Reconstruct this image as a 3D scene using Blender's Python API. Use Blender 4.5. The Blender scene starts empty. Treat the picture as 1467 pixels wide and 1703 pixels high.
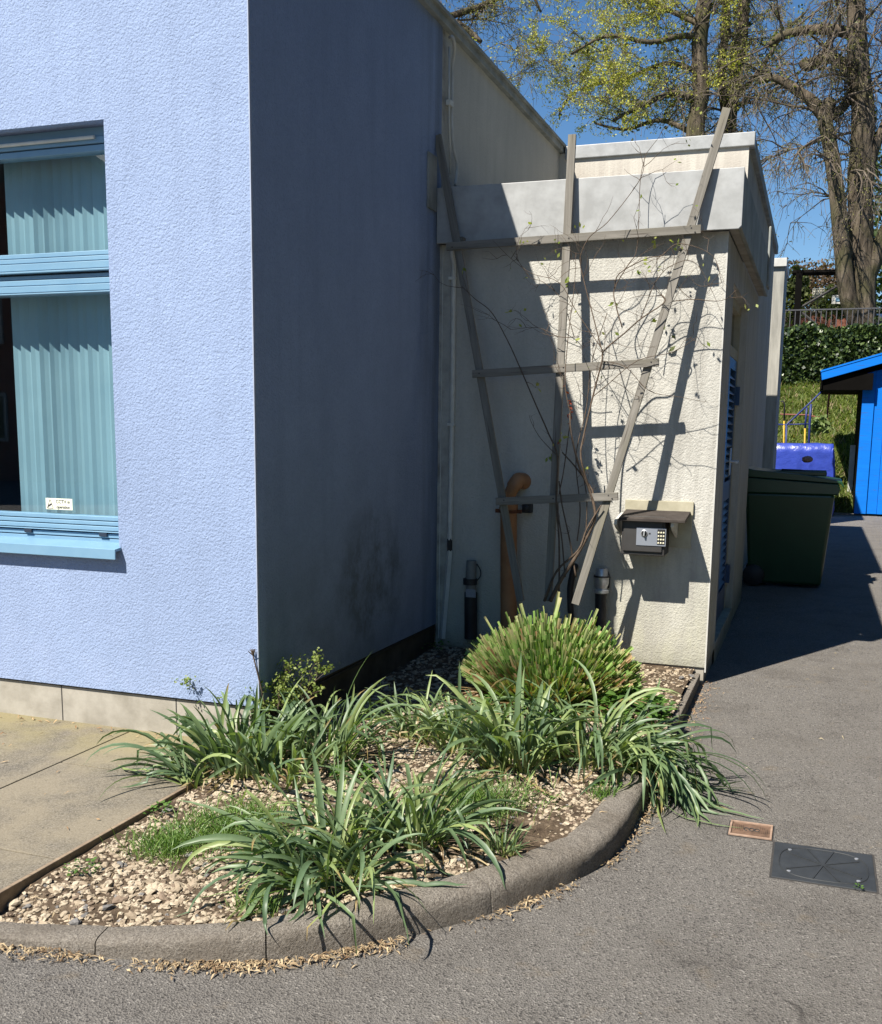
import bpy, math, random
from mathutils import Vector, Matrix, noise
random.seed(7)
R = math.radians
scene = bpy.context.scene
col = scene.collection

# ------------------------------------------------------------------ camera, sky, sun, exposure
CAMZ = 1.55
FPX, PPX, PPY, IW, IH = 1724.0, 733.0, 978.0, 1467.0, 1703.0
CROT = Matrix.Rotation(R(19.62), 3, 'Z') @ Matrix.Rotation(R(81.03), 3, 'X') @ Matrix.Rotation(R(0.686), 3, 'Z')
cam = bpy.data.cameras.new('camera'); camo = bpy.data.objects.new('camera', cam); col.objects.link(camo)
camo.matrix_world = Matrix.Translation((0, 0, CAMZ)) @ CROT.to_4x4()
cam.sensor_fit = 'HORIZONTAL'; cam.sensor_width = 36.0; cam.lens = 36.0*FPX/IW
cam.shift_x = (IW/2-PPX)/IW; cam.shift_y = (PPY-IH/2)/IW
cam.clip_end = 1500.0; cam.clip_start = 0.05
scene.camera = camo
SUN = Vector((.360, .71, -1.0)).normalized()          # direction the light travels
world = bpy.data.worlds.new('World'); scene.world = world; world.use_nodes = True
wn = world.node_tree; wn.nodes.clear()
wo = wn.nodes.new('ShaderNodeOutputWorld'); wb = wn.nodes.new('ShaderNodeBackground'); sk = wn.nodes.new('ShaderNodeTexSky')
sk.sky_type = 'NISHITA'; sk.sun_disc = False; sk.sun_elevation = math.asin(-SUN.z)
sk.sun_rotation = math.atan2(-SUN.x, -SUN.y) % (2*math.pi)
sk.air_density = 1.0; sk.dust_density = 0.1; sk.ozone_density = 5.0
wb.inputs['Strength'].default_value = 0.05
hs = wn.nodes.new('ShaderNodeHueSaturation'); hs.inputs['Saturation'].default_value = 1.15; hs.inputs['Value'].default_value = 1.15
wn.links.new(sk.outputs[0], hs.inputs['Color']); wn.links.new(hs.outputs[0], wb.inputs[0]); wn.links.new(wb.outputs[0], wo.inputs[0])
sd = bpy.data.lights.new('sun', 'SUN'); sd.energy = 5.0; sd.angle = R(0.5); sd.color = (1.0, 0.94, 0.85)
so = bpy.data.objects.new('sun', sd); col.objects.link(so); so.rotation_euler = SUN.to_track_quat('-Z', 'Y').to_euler(); so.location = (-5, -8, 15)
vs = scene.view_settings; vs.view_transform = 'Standard'; vs.look = 'None'; vs.gamma = 1.0; vs.use_curve_mapping = False
vs.exposure = 1.05

def at(px, py, Y=None, X=None, Z=None):
    d = CROT @ Vector(((px-PPX)/FPX, -(py-PPY)/FPX, -1.0))
    if Y is not None: t = Y/d.y
    elif X is not None: t = X/d.x
    else: t = (Z-CAMZ)/d.z
    return Vector((0, 0, CAMZ)) + d*t

# ------------------------------------------------------------------ object helpers
def tag(o, label=None, cat=None, group=None, kind=None):
    if label: o['label'] = label
    if cat: o['category'] = cat
    if group: o['group'] = group
    if kind: o['kind'] = kind
    return o
def thing(name, loc, label, cat, group=None):
    o = bpy.data.objects.new(name, None); o.empty_display_size = 0.1; o.location = loc; col.objects.link(o)
    return tag(o, label, cat, group)
def worldloc(o):
    p = Vector(o.location)
    while o.parent: o = o.parent; p += Vector(o.location)
    return p
class MB:
    def __init__(s): s.v = []; s.f = []; s.c = []
    def quad(s, a, b, c, d, t=None):
        n = len(s.v); s.v += [tuple(a), tuple(b), tuple(c), tuple(d)]; s.f.append((n, n+1, n+2, n+3))
        if t is not None: s.c += [t]*4
    def poly(s, pts):
        n = len(s.v); s.v += [tuple(p) for p in pts]; s.f.append(tuple(range(n, n+len(pts))))
    def box(s, x0, x1, y0, y1, z0, z1):
        n = len(s.v)
        s.v += [(x0,y0,z0),(x1,y0,z0),(x1,y1,z0),(x0,y1,z0),(x0,y0,z1),(x1,y0,z1),(x1,y1,z1),(x0,y1,z1)]
        s.f += [(n,n+3,n+2,n+1),(n+4,n+5,n+6,n+7),(n,n+1,n+5,n+4),(n+1,n+2,n+6,n+5),(n+2,n+3,n+7,n+6),(n+3,n,n+4,n+7)]
        return s
    def prism(s, poly, axis, a, b):
        # poly = list of 2D points in the plane normal to axis; extruded a..b
        def P(u, w, t): return {'x': (t, u, w), 'y': (u, t, w), 'z': (u, w, t)}[axis]
        n = len(s.v); k = len(poly)
        s.v += [P(u, w, a) for u, w in poly] + [P(u, w, b) for u, w in poly]
        s.f += [tuple(range(n, n+k)), tuple(range(n+2*k-1, n+k-1, -1))]
        for i in range(k): j = (i+1) % k; s.f.append((n+i, n+k+i, n+k+j, n+j))
        return s
    def tube(s, pts, rad, n=8, caps=True, t=None):
        pts = [Vector(p) for p in pts]
        if not hasattr(rad, '__len__'): rad = [rad]*len(pts)
        base = len(s.v); up = None
        for i, p in enumerate(pts):
            d = (pts[min(i+1, len(pts)-1)]-pts[max(i-1, 0)])
            if d.length < 1e-9: d = Vector((0, 0, 1))
            d.normalize()
            if up is None:
                up = Vector((0, 0, 1)) if abs(d.z) < .9 else Vector((1, 0, 0))
            a = d.cross(up); 
            if a.length < 1e-6: a = d.cross(Vector((1, .1, 0)))
            a.normalize(); b = a.cross(d); up = b
            for k in range(n):
                w = 2*math.pi*k/n
                s.v.append(tuple(p+(a*math.cos(w)+b*math.sin(w))*rad[i]))
                if t is not None: s.c.append(t)
        for i in range(len(pts)-1):
            for k in range(n):
                k2 = (k+1) % n; q = base+i*n
                s.f.append((q+k, q+k2, q+n+k2, q+n+k))
        if caps:
            s.f.append(tuple(base+k for k in range(n))[::-1]); e = base+(len(pts)-1)*n; s.f.append(tuple(e+k for k in range(n)))
        return s
    def lathe(s, c, prof, n=20, axis='z'):
        base = len(s.v); c = Vector(c)
        for r, h in prof:
            for k in range(n):
                w = 2*math.pi*k/n; u, v2 = r*math.cos(w), r*math.sin(w)
                q = {'z': (u, v2, h), 'y': (u, h, v2), 'x': (h, u, v2)}[axis]
                s.v.append(tuple(c+Vector(q)))
        for i in range(len(prof)-1):
            for k in range(n):
                k2 = (k+1) % n; q = base+i*n; s.f.append((q+k, q+k2, q+n+k2, q+n+k))
        s.f.append(tuple(base+k for k in range(n))[::-1]); e = base+(len(prof)-1)*n; s.f.append(tuple(e+k for k in range(n)))
        return s
    def build(s, name, mat, parent=None, smooth=False, bevel=0, loc=None, segs=2):
        me = bpy.data.meshes.new(name)
        off = worldloc(parent) if parent else (Vector(loc) if loc is not None else Vector((0, 0, 0)))
        me.from_pydata([(x-off.x, y-off.y, z-off.z) for x, y, z in s.v], [], s.f)
        me.update()
        if s.c and len(s.c) == len(s.v):
            ca = me.color_attributes.new('tint', 'FLOAT_COLOR', 'POINT')
            flat = []
            for c in s.c: flat += [c[0], c[1], c[2], 1.0]
            ca.data.foreach_set('color', flat)
        if smooth:
            me.polygons.foreach_set('use_smooth', [True]*len(me.polygons))
            if smooth == 'auto': me.set_sharp_from_angle(angle=R(35))
        o = bpy.data.objects.new(name, me); col.objects.link(o)
        if mat: me.materials.append(mat)
        if parent: o.parent = parent
        elif loc is not None: o.location = loc
        if bevel:
            m = o.modifiers.new('bevel', 'BEVEL'); m.width = bevel; m.segments = segs; m.limit_method = 'ANGLE'; m.angle_limit = R(40)
        return o

# ------------------------------------------------------------------ materials
class NT:
    def __init__(s, name):
        s.m = bpy.data.materials.new(name); s.m.use_nodes = True; s.t = s.m.node_tree; s.t.nodes.clear()
        s.out = s.n('ShaderNodeOutputMaterial'); s.b = s.n('ShaderNodeBsdfPrincipled'); s.l(s.b.outputs[0], s.out.inputs[0])
    def n(s, k, **a):
        q = s.t.nodes.new(k)
        for x, y in a.items(): setattr(q, x, y)
        return q
    def l(s, a, b): s.t.links.new(a, b)
    def pos(s, mode='pos'):
        if mode == 'pos': return s.n('ShaderNodeNewGeometry').outputs['Position']
        return s.n('ShaderNodeTexCoord').outputs['Object']
    def map(s, v, sc=(1, 1, 1)):
        m = s.n('ShaderNodeMapping'); s.l(v, m.inputs[0]); m.inputs['Scale'].default_value = sc; return m.outputs[0]
    def noise(s, v, scale, detail=3, rough=.55, dist=0):
        q = s.n('ShaderNodeTexNoise'); s.l(v, q.inputs['Vector']); q.inputs['Scale'].default_value = scale
        q.inputs['Detail'].default_value = detail; q.inputs['Roughness'].default_value = rough; q.inputs['Distortion'].default_value = dist
        return q.outputs['Fac']
    def vor(s, v, scale, out='Distance', feature='F1'):
        q = s.n('ShaderNodeTexVoronoi', feature=feature); s.l(v, q.inputs['Vector']); q.inputs['Scale'].default_value = scale; return q.outputs[out]
    def ramp(s, f, stops):
        r = s.n('ShaderNodeValToRGB'); s.l(f, r.inputs[0]); e = r.color_ramp.elements
        while len(e) < len(stops): e.new(.5)
        for k, (p, c) in zip(e, stops): k.position = p; k.color = (c[0], c[1], c[2], 1) if hasattr(c, '__len__') else (c, c, c, 1)
        return r.outputs[0]
    def mix(s, f, a, b, mode='MIX'):
        m = s.n('ShaderNodeMix', data_type='RGBA', blend_type=mode)
        for sock, val in ((m.inputs[0], f), (m.inputs[6], a), (m.inputs[7], b)):
            if hasattr(val, 'links') or hasattr(val, 'is_linked'): s.l(val, sock)
            elif hasattr(val, '__len__'): sock.default_value = (val[0], val[1], val[2], 1)
            else: sock.default_value = val
        return m.outputs[2]
    def math(s, op, a, b=None, clamp=False):
        m = s.n('ShaderNodeMath', operation=op, use_clamp=clamp)
        for i, val in enumerate((a, b)):
            if val is None: continue
            if hasattr(val, 'is_linked'): s.l(val, m.inputs[i])
            else: m.inputs[i].default_value = val
        return m.outputs[0]
    def sep(s, v):
        q = s.n('ShaderNodeSeparateXYZ'); s.l(v, q.inputs[0]); return q.outputs
    def mr(s, v, a, b, c=0, d=1):
        m = s.n('ShaderNodeMapRange'); s.l(v, m.inputs[0])
        for i, x in enumerate((a, b, c, d)): m.inputs[i+1].default_value = x
        return m.outputs[0]
    def bump(s, h, strength, dist=.01):
        b = s.n('ShaderNodeBump'); s.l(h, b.inputs['Height']); b.inputs['Strength'].default_value = strength; b.inputs['Distance'].default_value = dist
        s.l(b.outputs[0], s.b.inputs['Normal'])
    def set(s, color=None, rough=.8, spec=.3, metal=0):
        if color is not None:
            if hasattr(color, 'is_linked'): s.l(color, s.b.inputs['Base Color'])
            else: s.b.inputs['Base Color'].default_value = (*color, 1)
        if hasattr(rough, 'is_linked'): s.l(rough, s.b.inputs['Roughness'])
        else: s.b.inputs['Roughness'].default_value = rough
        s.b.inputs['Specular IOR Level'].default_value = spec; s.b.inputs['Metallic'].default_value = metal
        return s.m

def roughcast(name, base, blue=False, amp=.9):
    t = NT(name); p = t.pos()
    x, y, z = t.sep(p)
    big = t.noise(p, 1.1, 4); streak = t.noise(t.map(p, (7, 7, .5)), 1.6, 4)
    c = t.mix(t.ramp(big, [(.35, 0), (.7, 1)]), base, tuple(k*.88 for k in base))
    c = t.mix(t.math('MULTIPLY', t.ramp(streak, [(.5, 0), (.8, 1)]), .35), c, tuple(k*.7 for k in base))
    # cells: rounded grains of the dash
    warp = t.n('ShaderNodeVectorMath', operation='ADD'); t.l(p, warp.inputs[0])
    wn_ = t.n('ShaderNodeTexNoise'); t.l(p, wn_.inputs['Vector']); wn_.inputs['Scale'].default_value = 60; 
    sc = t.n('ShaderNodeVectorMath', operation='SCALE'); t.l(wn_.outputs['Color'], sc.inputs[0]); sc.inputs['Scale'].default_value = .016
    t.l(sc.outputs[0], warp.inputs[1])
    h1 = t.noise(warp.outputs[0], 88, 3, .55); h2 = t.vor(warp.outputs[0], 95)
    h = t.math('ADD', h1, t.math('MULTIPLY', h2, -.55))
    pit = t.ramp(t.noise(p, 120, 2), [(.27, 1), (.36, 0)])
    c = t.mix(t.math('MULTIPLY', pit, .5), c, tuple(k*.35 for k in base))
    c = t.mix(t.math('MULTIPLY', t.ramp(t.noise(p, 5.5, 5, .65), [(.38, 0), (.66, 1)]), .16), c, tuple(k*.62 for k in base))
    c = t.mix(t.math('MULTIPLY', t.ramp(t.noise(p, 70, 3, .7), [(.42, 0), (.70, 1)]), .30), c, tuple(k*.62 for k in base))
    if blue:
        # weather stains low on the side wall, and its greyer grime
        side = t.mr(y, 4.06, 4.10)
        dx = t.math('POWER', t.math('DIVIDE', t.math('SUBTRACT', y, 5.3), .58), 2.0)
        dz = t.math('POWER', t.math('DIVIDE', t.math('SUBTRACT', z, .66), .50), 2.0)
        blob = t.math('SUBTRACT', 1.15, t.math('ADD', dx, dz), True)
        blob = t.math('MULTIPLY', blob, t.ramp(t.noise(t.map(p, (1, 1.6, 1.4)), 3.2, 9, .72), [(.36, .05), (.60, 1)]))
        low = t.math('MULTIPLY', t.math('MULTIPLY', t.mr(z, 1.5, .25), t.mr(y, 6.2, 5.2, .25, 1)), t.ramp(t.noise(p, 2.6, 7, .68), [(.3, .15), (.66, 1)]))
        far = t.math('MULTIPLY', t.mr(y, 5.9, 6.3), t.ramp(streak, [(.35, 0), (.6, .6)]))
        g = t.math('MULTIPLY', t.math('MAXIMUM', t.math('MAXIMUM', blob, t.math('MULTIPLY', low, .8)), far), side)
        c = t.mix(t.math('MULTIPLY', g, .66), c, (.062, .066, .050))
        c = t.mix(t.math('MULTIPLY', t.math('MULTIPLY', t.mr(z, .75, .3), t.ramp(t.noise(p, 5, 4), [(.4, 0), (.7, .5)])), t.math('SUBTRACT', 1, side)), c, (.30, .36, .52))
    else:
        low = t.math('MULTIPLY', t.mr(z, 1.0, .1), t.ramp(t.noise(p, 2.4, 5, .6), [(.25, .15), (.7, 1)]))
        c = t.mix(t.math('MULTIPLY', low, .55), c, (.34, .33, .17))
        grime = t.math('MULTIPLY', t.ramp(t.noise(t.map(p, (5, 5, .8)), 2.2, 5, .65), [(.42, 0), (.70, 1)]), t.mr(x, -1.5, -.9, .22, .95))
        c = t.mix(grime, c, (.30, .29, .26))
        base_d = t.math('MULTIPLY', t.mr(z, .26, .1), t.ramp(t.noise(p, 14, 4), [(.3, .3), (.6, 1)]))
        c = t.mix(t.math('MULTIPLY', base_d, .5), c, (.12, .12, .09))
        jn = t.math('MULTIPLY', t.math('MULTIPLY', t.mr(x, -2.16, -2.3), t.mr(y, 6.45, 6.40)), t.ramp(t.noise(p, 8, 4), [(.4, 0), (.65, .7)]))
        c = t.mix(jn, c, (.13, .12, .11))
    t.bump(h, amp, .006)
    return t.set(c, .9, .15)

M = {}
M['blue'] = roughcast('blue_render', (.27, .345, .51), True, .62)
M['cream'] = roughcast('cream_render', (.50, .49, .445), False, .6)
def creamstain():
    t = NT('cream_stained'); p = t.pos(); x, y, z = t.sep(p)
    s1 = t.noise(t.map(p, (14, 14, 1.2)), 1.5, 5, .7)
    g = t.math('MULTIPLY', t.mr(z, 3.98, 3.7), t.ramp(s1, [(.36, 0), (.58, 1)]))
    c = t.mix(t.math('MULTIPLY', g, .75), (.50, .47, .41), (.36, .325, .285))
    t.bump(t.noise(p, 90, 2), .5, .005); return t.set(c, .9, .15)
M['creamstain'] = creamstain()
def simple(name, c1, c2=None, sc=8, rough=.6, spec=.3, metal=0, bump=.15, bs=40, bd=.002, stretch=(1, 1, 1), lo=.35, hi=.65):
    t = NT(name); p = t.map(t.pos('obj'), stretch)
    c = t.mix(t.ramp(t.noise(p, sc, 5, .6), [(lo, 0), (hi, 1)]), c1, c2 or tuple(k*.8 for k in c1))
    if bump: t.bump(t.noise(p, bs, 3), bump, bd)
    return t.set(c, rough, spec, metal)
M['fascia'] = simple('grey_flashing', (.37, .378, .375), (.28, .285, .28), 9, .45, .35, 0, .12, 25, .004)
M['capmetal'] = simple('roof_trim', (.30, .31, .29), (.17, .18, .165), 5, .7)
M['concrete'] = simple('plinth_concrete', (.36, .335, .285), (.25, .23, .19), 7, .9, .2, 0, .3, 120)
M['darkgap'] = simple('dark_metal_and_shade', (.03, .03, .03), (.05, .045, .04), 20, .8)
M['frame'] = simple('blue_window_frame', (.17, .30, .41), (.145, .27, .385), 6, .35, .5, 0, .03)
M['framedark'] = simple('frame_dark_fill', (.02, .03, .05), None, 6, .6)
M['blind'] = simple('blind_fabric', (.36, .51, .56), (.31, .455, .51), 3, .8, .2, 0, .1, 200, .001)
M['room'] = simple('room_wall', (.12, .17, .20), None, 2, .9)
M['wood'] = None
def wood(name, a, b, d):
    t = NT(name); o = t.pos('obj'); p = t.map(o, (2.2, 40, 40))
    n1 = t.noise(p, 1.0, 6, .7, .4); n2 = t.noise(t.map(o, (1.2, 6, 6)), 1.4, 3)
    c = t.mix(t.ramp(n1, [(.3, 0), (.7, 1)]), a, b)
    c = t.mix(t.math('MULTIPLY', t.ramp(n2, [(.5, 0), (.75, 1)]), .5), c, d)
    crack = t.ramp(t.noise(t.map(o, (3, 90, 90)), 1.0, 2), [(.28, 1), (.36, 0)])
    c = t.mix(t.math('MULTIPLY', crack, .7), c, (.06, .05, .04))
    t.bump(n1, .5, .003); return t.set(c, .85, .15)
M['wood'] = wood('weathered_wood', (.235, .22, .195), (.125, .117, .10), (.16, .148, .095))
M['timber'] = wood('edging_timber', (.30, .23, .16), (.18, .135, .09), (.12, .09, .07))
def asphalt():
    t = NT('asphalt'); p = t.pos(); x, y, z = t.sep(p)
    fine = t.noise(p, 260, 3, .75); stone = t.vor(p, 150, 'Color'); big = t.noise(p, .9, 5, .6)
    sv = t.n('ShaderNodeSeparateColor'); t.l(stone, sv.inputs[0])
    c = t.ramp(fine, [(.3, (.058, .054, .049)), (.5, (.180, .168, .152)), (.72, (.30, .28, .252))])
    c = t.mix(t.ramp(sv.outputs[0], [(.90, 0), (.96, .8)]), c, (.32, .30, .27))
    c = t.mix(t.ramp(sv.outputs[1], [(.80, 0), (.92, .65)]), c, (.03, .028, .028))
    c = t.mix(t.math('MULTIPLY', t.ramp(big, [(.35, 0), (.65, 1)]), .75), c, t.mix(.5, c, (.165, .15, .13)))
    c = t.mix(t.math('MULTIPLY', t.ramp(t.noise(p, 2.3, 6, .7), [(.48, 0), (.66, 1)]), .45), c, t.mix(1.0, c, (.55, .53, .52), 'MULTIPLY'))
    c = t.mix(t.math('MULTIPLY', t.ramp(t.noise(t.map(p, (1, 1, 1)), 6.5, 4, .6), [(.60, 0), (.72, 1)]), .4), c, (.20, .16, .11))
    # old repair seam and the damp line
    seam = t.math('ABSOLUTE', t.math('SUBTRACT', t.math('ADD', y, t.math('MULTIPLY', t.noise(p, 3.0, 4), .5)), t.math('ADD', 3.02, t.math('MULTIPLY', x, -.55))))
    sm = t.math('MULTIPLY', t.mr(seam, .03, .0), t.ramp(t.noise(p, 5, 4), [(.42, 0), (.6, .75)]))
    c = t.mix(t.math('MULTIPLY', sm, t.mr(x, -.5, -.2)), c, (.03, .026, .024))
    t.bump(t.math('ADD', fine, t.math('MULTIPLY', t.vor(p, 150), .8)), .95, .008)
    return t.set(c, .9, .25)
M['asphalt'] = asphalt()
def paving():
    t = NT('concrete_paving'); p = t.pos(); x, y, z = t.sep(p)
    fine = t.noise(p, 160, 3, .75); big = t.noise(p, 2.2, 6, .7)
    c = t.ramp(fine, [(.3, (.042, .037, .030)), (.5, (.135, .120, .096)), (.70, (.26, .235, .19))])
    c = t.mix(t.math('MULTIPLY', t.ramp(big, [(.42, 0), (.62, 1)]), .6), c, (.24, .205, .145))
    nw = t.math('MULTIPLY', t.mr(y, 3.4, 3.9), t.ramp(t.noise(p, 3.5, 4), [(.35, 0), (.6, 1)]))
    c = t.mix(t.math('MULTIPLY', nw, .7), c, (.25, .215, .11))
    dk = t.ramp(t.noise(p, 60, 3), [(.62, 0), (.7, .5)])
    c = t.mix(dk, c, (.06, .055, .045))
    t.bump(fine, .6, .004); return t.set(c, .92, .15)
M['paving'] = paving()
def kerbm():
    t = NT('kerb_concrete'); p = t.pos()
    fine = t.noise(p, 150, 4, .8); big = t.noise(p, 6, 5, .65)
    c = t.ramp(fine, [(.32, (.085, .073, .060)), (.5, (.24, .215, .182)), (.68, (.38, .345, .295))])
    c = t.mix(t.math('MULTIPLY', t.ramp(big, [(.4, 0), (.65, 1)]), .55), c, (.14, .118, .092))
    t.bump(t.math('ADD', fine, t.math('MULTIPLY', t.noise(p, 28, 4, .65), 1.5)), 1.0, .010); return t.set(c, .92, .15)
M['kerb'] = kerbm()
def soil():
    t = NT('soil'); p = t.pos()
    c = t.ramp(t.noise(p, 14, 6, .7), [(.3, (.035, .025, .017)), (.55, (.105, .077, .052)), (.75, (.21, .165, .115))])
    t.bump(t.noise(p, 70, 5, .7), 1.0, .012); return t.set(c, .95, .1)
M['soil'] = soil()
def tinted(name, rough=.6, spec=.3, trans=0, mul=None, bump=0):
    t = NT(name); a = t.n('ShaderNodeVertexColor', layer_name='tint'); c = a.outputs[0]
    n = t.noise(t.pos(), 60, 3)
    c = t.mix(t.ramp(n, [(.3, .35), (.7, 0)]), c, t.mix(1.0, c, (.55, .55, .5), 'MULTIPLY'))
    t.set(c, rough, spec)
    if bump: t.bump(t.noise(t.pos(), 120, 2), bump, .003)
    if trans:
        tr = t.n('ShaderNodeBsdfTranslucent'); t.l(t.mix(1.0, c, (1.3, 1.5, .5), 'MULTIPLY'), tr.inputs[0])
        mx = t.n('ShaderNodeMixShader'); mx.inputs[0].default_value = trans
        t.l(t.b.outputs[0], mx.inputs[1]); t.l(tr.outputs[0], mx.inputs[2]); t.l(mx.outputs[0], t.out.inputs[0])
    return t.m
M['leaf'] = tinted('strap_leaf', .45, .5, .28)
M['foliage'] = tinted('foliage', .55, .3, .35)
M['stone'] = tinted('gravel_stone', .9, .15, 0, bump=.5)
M['chip'] = tinted('dry_litter', .85, .15)
M['stem'] = simple('brown_stem', (.115, .085, .062), (.07, .05, .035), 30, .8, .2, 0, .5, 80)
def bark():
    t = NT('bark'); p = t.pos()
    n1 = t.noise(t.map(p, (9, 9, 1.4)), 1.3, 6, .7)
    c = t.ramp(n1, [(.3, (.022, .018, .014)), (.5, (.088, .071, .052)), (.7, (.18, .148, .108))])
    c = t.mix(t.math('MULTIPLY', t.ramp(t.noise(p, 1.6, 4), [(.45, 0), (.65, 1)]), .5), c, (.06, .065, .022))
    t.bump(n1, .9, .05); return t.set(c, .95, .1)
M['bark'] = bark()
M['twig'] = simple('twig', (.15, .125, .098), (.075, .06, .046), 2, .9, .1, 0, 0)
def glass():
    t = NT('window_glass')
    tr = t.n('ShaderNodeBsdfTransparent'); tr.inputs[0].default_value = (.84, .93, .95, 1)
    gl = t.n('ShaderNodeBsdfGlossy'); gl.inputs['Roughness'].default_value = .01; gl.inputs[0].default_value = (.9, .95, 1, 1)
    lw = t.n('ShaderNodeLayerWeight'); lw.inputs[0].default_value = .5; fc = t.math('ADD', .11, t.math('MULTIPLY', t.math('POWER', lw.outputs['Facing'], 3.5), .9))
    mx = t.n('ShaderNodeMixShader'); t.l(fc, mx.inputs[0]); t.l(tr.outputs[0], mx.inputs[1]); t.l(gl.outputs[0], mx.inputs[2]); t.l(mx.outputs[0], t.out.inputs[0])
    return t.m
M['glass'] = glass()
M['whitepaint'] = simple('white_board', (.52, .515, .48), (.42, .415, .385), 8, .6)
M['creamboard'] = simple('cream_board', (.42, .39, .29), (.33, .305, .22), 10, .8, .2, 0, .2, 60)
M['conduit'] = simple('grey_conduit', (.62, .62, .57), (.50, .50, .46), 12, .6)
M['orange'] = simple('orange_clay_pipe', (.33, .165, .075), (.25, .12, .055), 8, .6, .3, 0, .1)
M['rust'] = simple('rusty_iron', (.15, .055, .025), (.06, .03, .02), 40, .9)
M['black'] = simple('black_plastic', (.016, .016, .018), (.028, .028, .03), 10, .5)
M['greyplastic'] = simple('grey_plastic', (.20, .21, .20), (.15, .155, .15), 9, .5)
M['steel'] = simple('galvanised_steel', (.55, .56, .57), (.35, .36, .37), 20, .35, .5, .6, .1)
M['safe'] = simple('safe_charcoal', (.038, .036, .035), (.044, .043, .042), 12, .5, .3, 0, .1, 200, .0005)
M['plate'] = simple('safe_silver', (.26, .28, .32), (.23, .25, .29), 6, .4, .4, .3, .03)
M['key'] = simple('keypad_cream', (.72, .68, .50), None, 6, .5)
M['felt'] = simple('weathered_felt', (.040, .034, .030), (.062, .053, .047), 14, .9, .15, 0, .4, 70)
M['black_wood_shade'] = simple('black_wood_and_shade', (.005, .0045, .004), None, 8, .95, .05, 0, 0)  # painted shade on the shed, own black on the post frame
M['doorblue'] = simple('blue_door_paint', (.012, .055, .14), (.010, .045, .115), 5, .4, .4)
M['bin'] = simple('green_bin_plastic', (.009, .050, .020), (.007, .040, .016), 4, .33, .5, 0, .08, 30)
M['shedblue'] = wood('blue_timber_paint', (.003, .155, .60), (.003, .13, .52), (.004, .17, .65))
M['tarp'] = simple('blue_tarpaulin', (.03, .055, .33), (.022, .042, .26), 4, .32, .5, 0, .4, 9, .03)
M['pinkstone'] = simple('pink_stone', (.36, .24, .21), None, 12, .8)
M['yellow'] = simple('yellow_paint', (.50, .31, .03), None, 6, .5)
M['navy'] = simple('navy_paint', (.022, .035, .14), None, 6, .45)
M['red'] = simple('red_paint', (.20, .05, .035), None, 6, .5)
M['castiron'] = simple('cast_cover', (.032, .036, .040), (.022, .025, .028), 10, .62, .35, 0, .4, 60)
M['clay'] = simple('terracotta', (.17, .105, .07), (.085, .055, .038), 25, .85, .2, 0, .3, 90)
M['sticker'] = simple('sticker_cream', (.75, .76, .60), (.74, .75, .58), 6, .5, .3, 0, 0)
M['ink'] = simple('sticker_ink', (.06, .05, .06), None, 6, .6, .3, 0, 0)
M['railing'] = simple('railing_grey', (.075, .075, .08), None, 6, .5)
M['brick'] = simple('red_tiles', (.26, .10, .07), (.20, .08, .055), 3, .9)
M['carwhite'] = simple('car_white', (.75, .76, .78), None, 3, .25, .5, 0, 0)
M['carglass'] = simple('car_glass', (.03, .035, .04), None, 3, .1, .6, 0, 0)
def bankm():
    t = NT('bank_grass'); p = t.pos()
    c = t.ramp(t.noise(p, 6, 6, .7), [(.3, (.025, .036, .009)), (.5, (.06, .085, .018)), (.7, (.11, .12, .04))])
    t.bump(t.noise(p, 25, 5), 1.0, .05); return t.set(c, .9, .15)
M['bank'] = bankm()

# ------------------------------------------------------------------ the setting
YB, XC, YS, XR = 4.01, -2.295, 6.35, -.545
PZ = .09
g = MB(); g.quad((-150, -60, 0), (150, -60, 0), (150, 200, 0), (-150, 200, 0)); tag(g.build('asphalt', M['asphalt']), kind='structure')
# paving slabs, left of the timber edging
pb = MB(); jx = [-2.315, -2.985, -4.3, -5.6, -6.9]; 
rows = [2.34, 2.68, 3.505, YB+.03]
pb.box(-7.0, -2.318, 2.33, YB+.03, .0, PZ-.012)
for i in range(4):
    ys = rows if i != 1 else [2.34, 2.95, YB+.03]
    for j in range(len(ys)-1): pb.box(jx[i+1]+.004, jx[i]-.004, ys[j]+.004, ys[j+1]-.004, PZ-.011, PZ)
tag(pb.build('paving', M['paving'], bevel=.003), kind='structure')
# bed
inner = [at(x, y, Z=.1) for x, y in [(0,1530),(37,1534),(170,1541),(300,1539),(436,1525),(620,1498),(800,1450),(864,1418),(962,1369),(1011,1324),(1052,1296)]]
outerb = [at(x, y, Z=0) for x, y in [(-60,1568),(0,1574),(150,1589),(290,1602),(436,1602),(525,1592),(607,1574),(700,1553),(800,1526),(900,1489),(986,1450),(1035,1408),(1060,1367),(1078,1330)]]
outer = [Vector((p.x, p.y, 0)) for p in outerb] + [Vector((-.562, 4.22, 0))]
def catmull(P, n):
    out = []
    for i in range(len(P)-1):
        a, b, c, d = P[max(i-1, 0)], P[i], P[i+1], P[min(i+2, len(P)-1)]
        for k in range(n):
            t = k/n
            out.append(.5*((2*b)+(c-a)*t+(2*a-5*b+4*c-d)*t*t+(3*b-a-3*c+d)*t**3))
    return out+[P[-1]]
oc = catmull(outer, 8)
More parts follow.
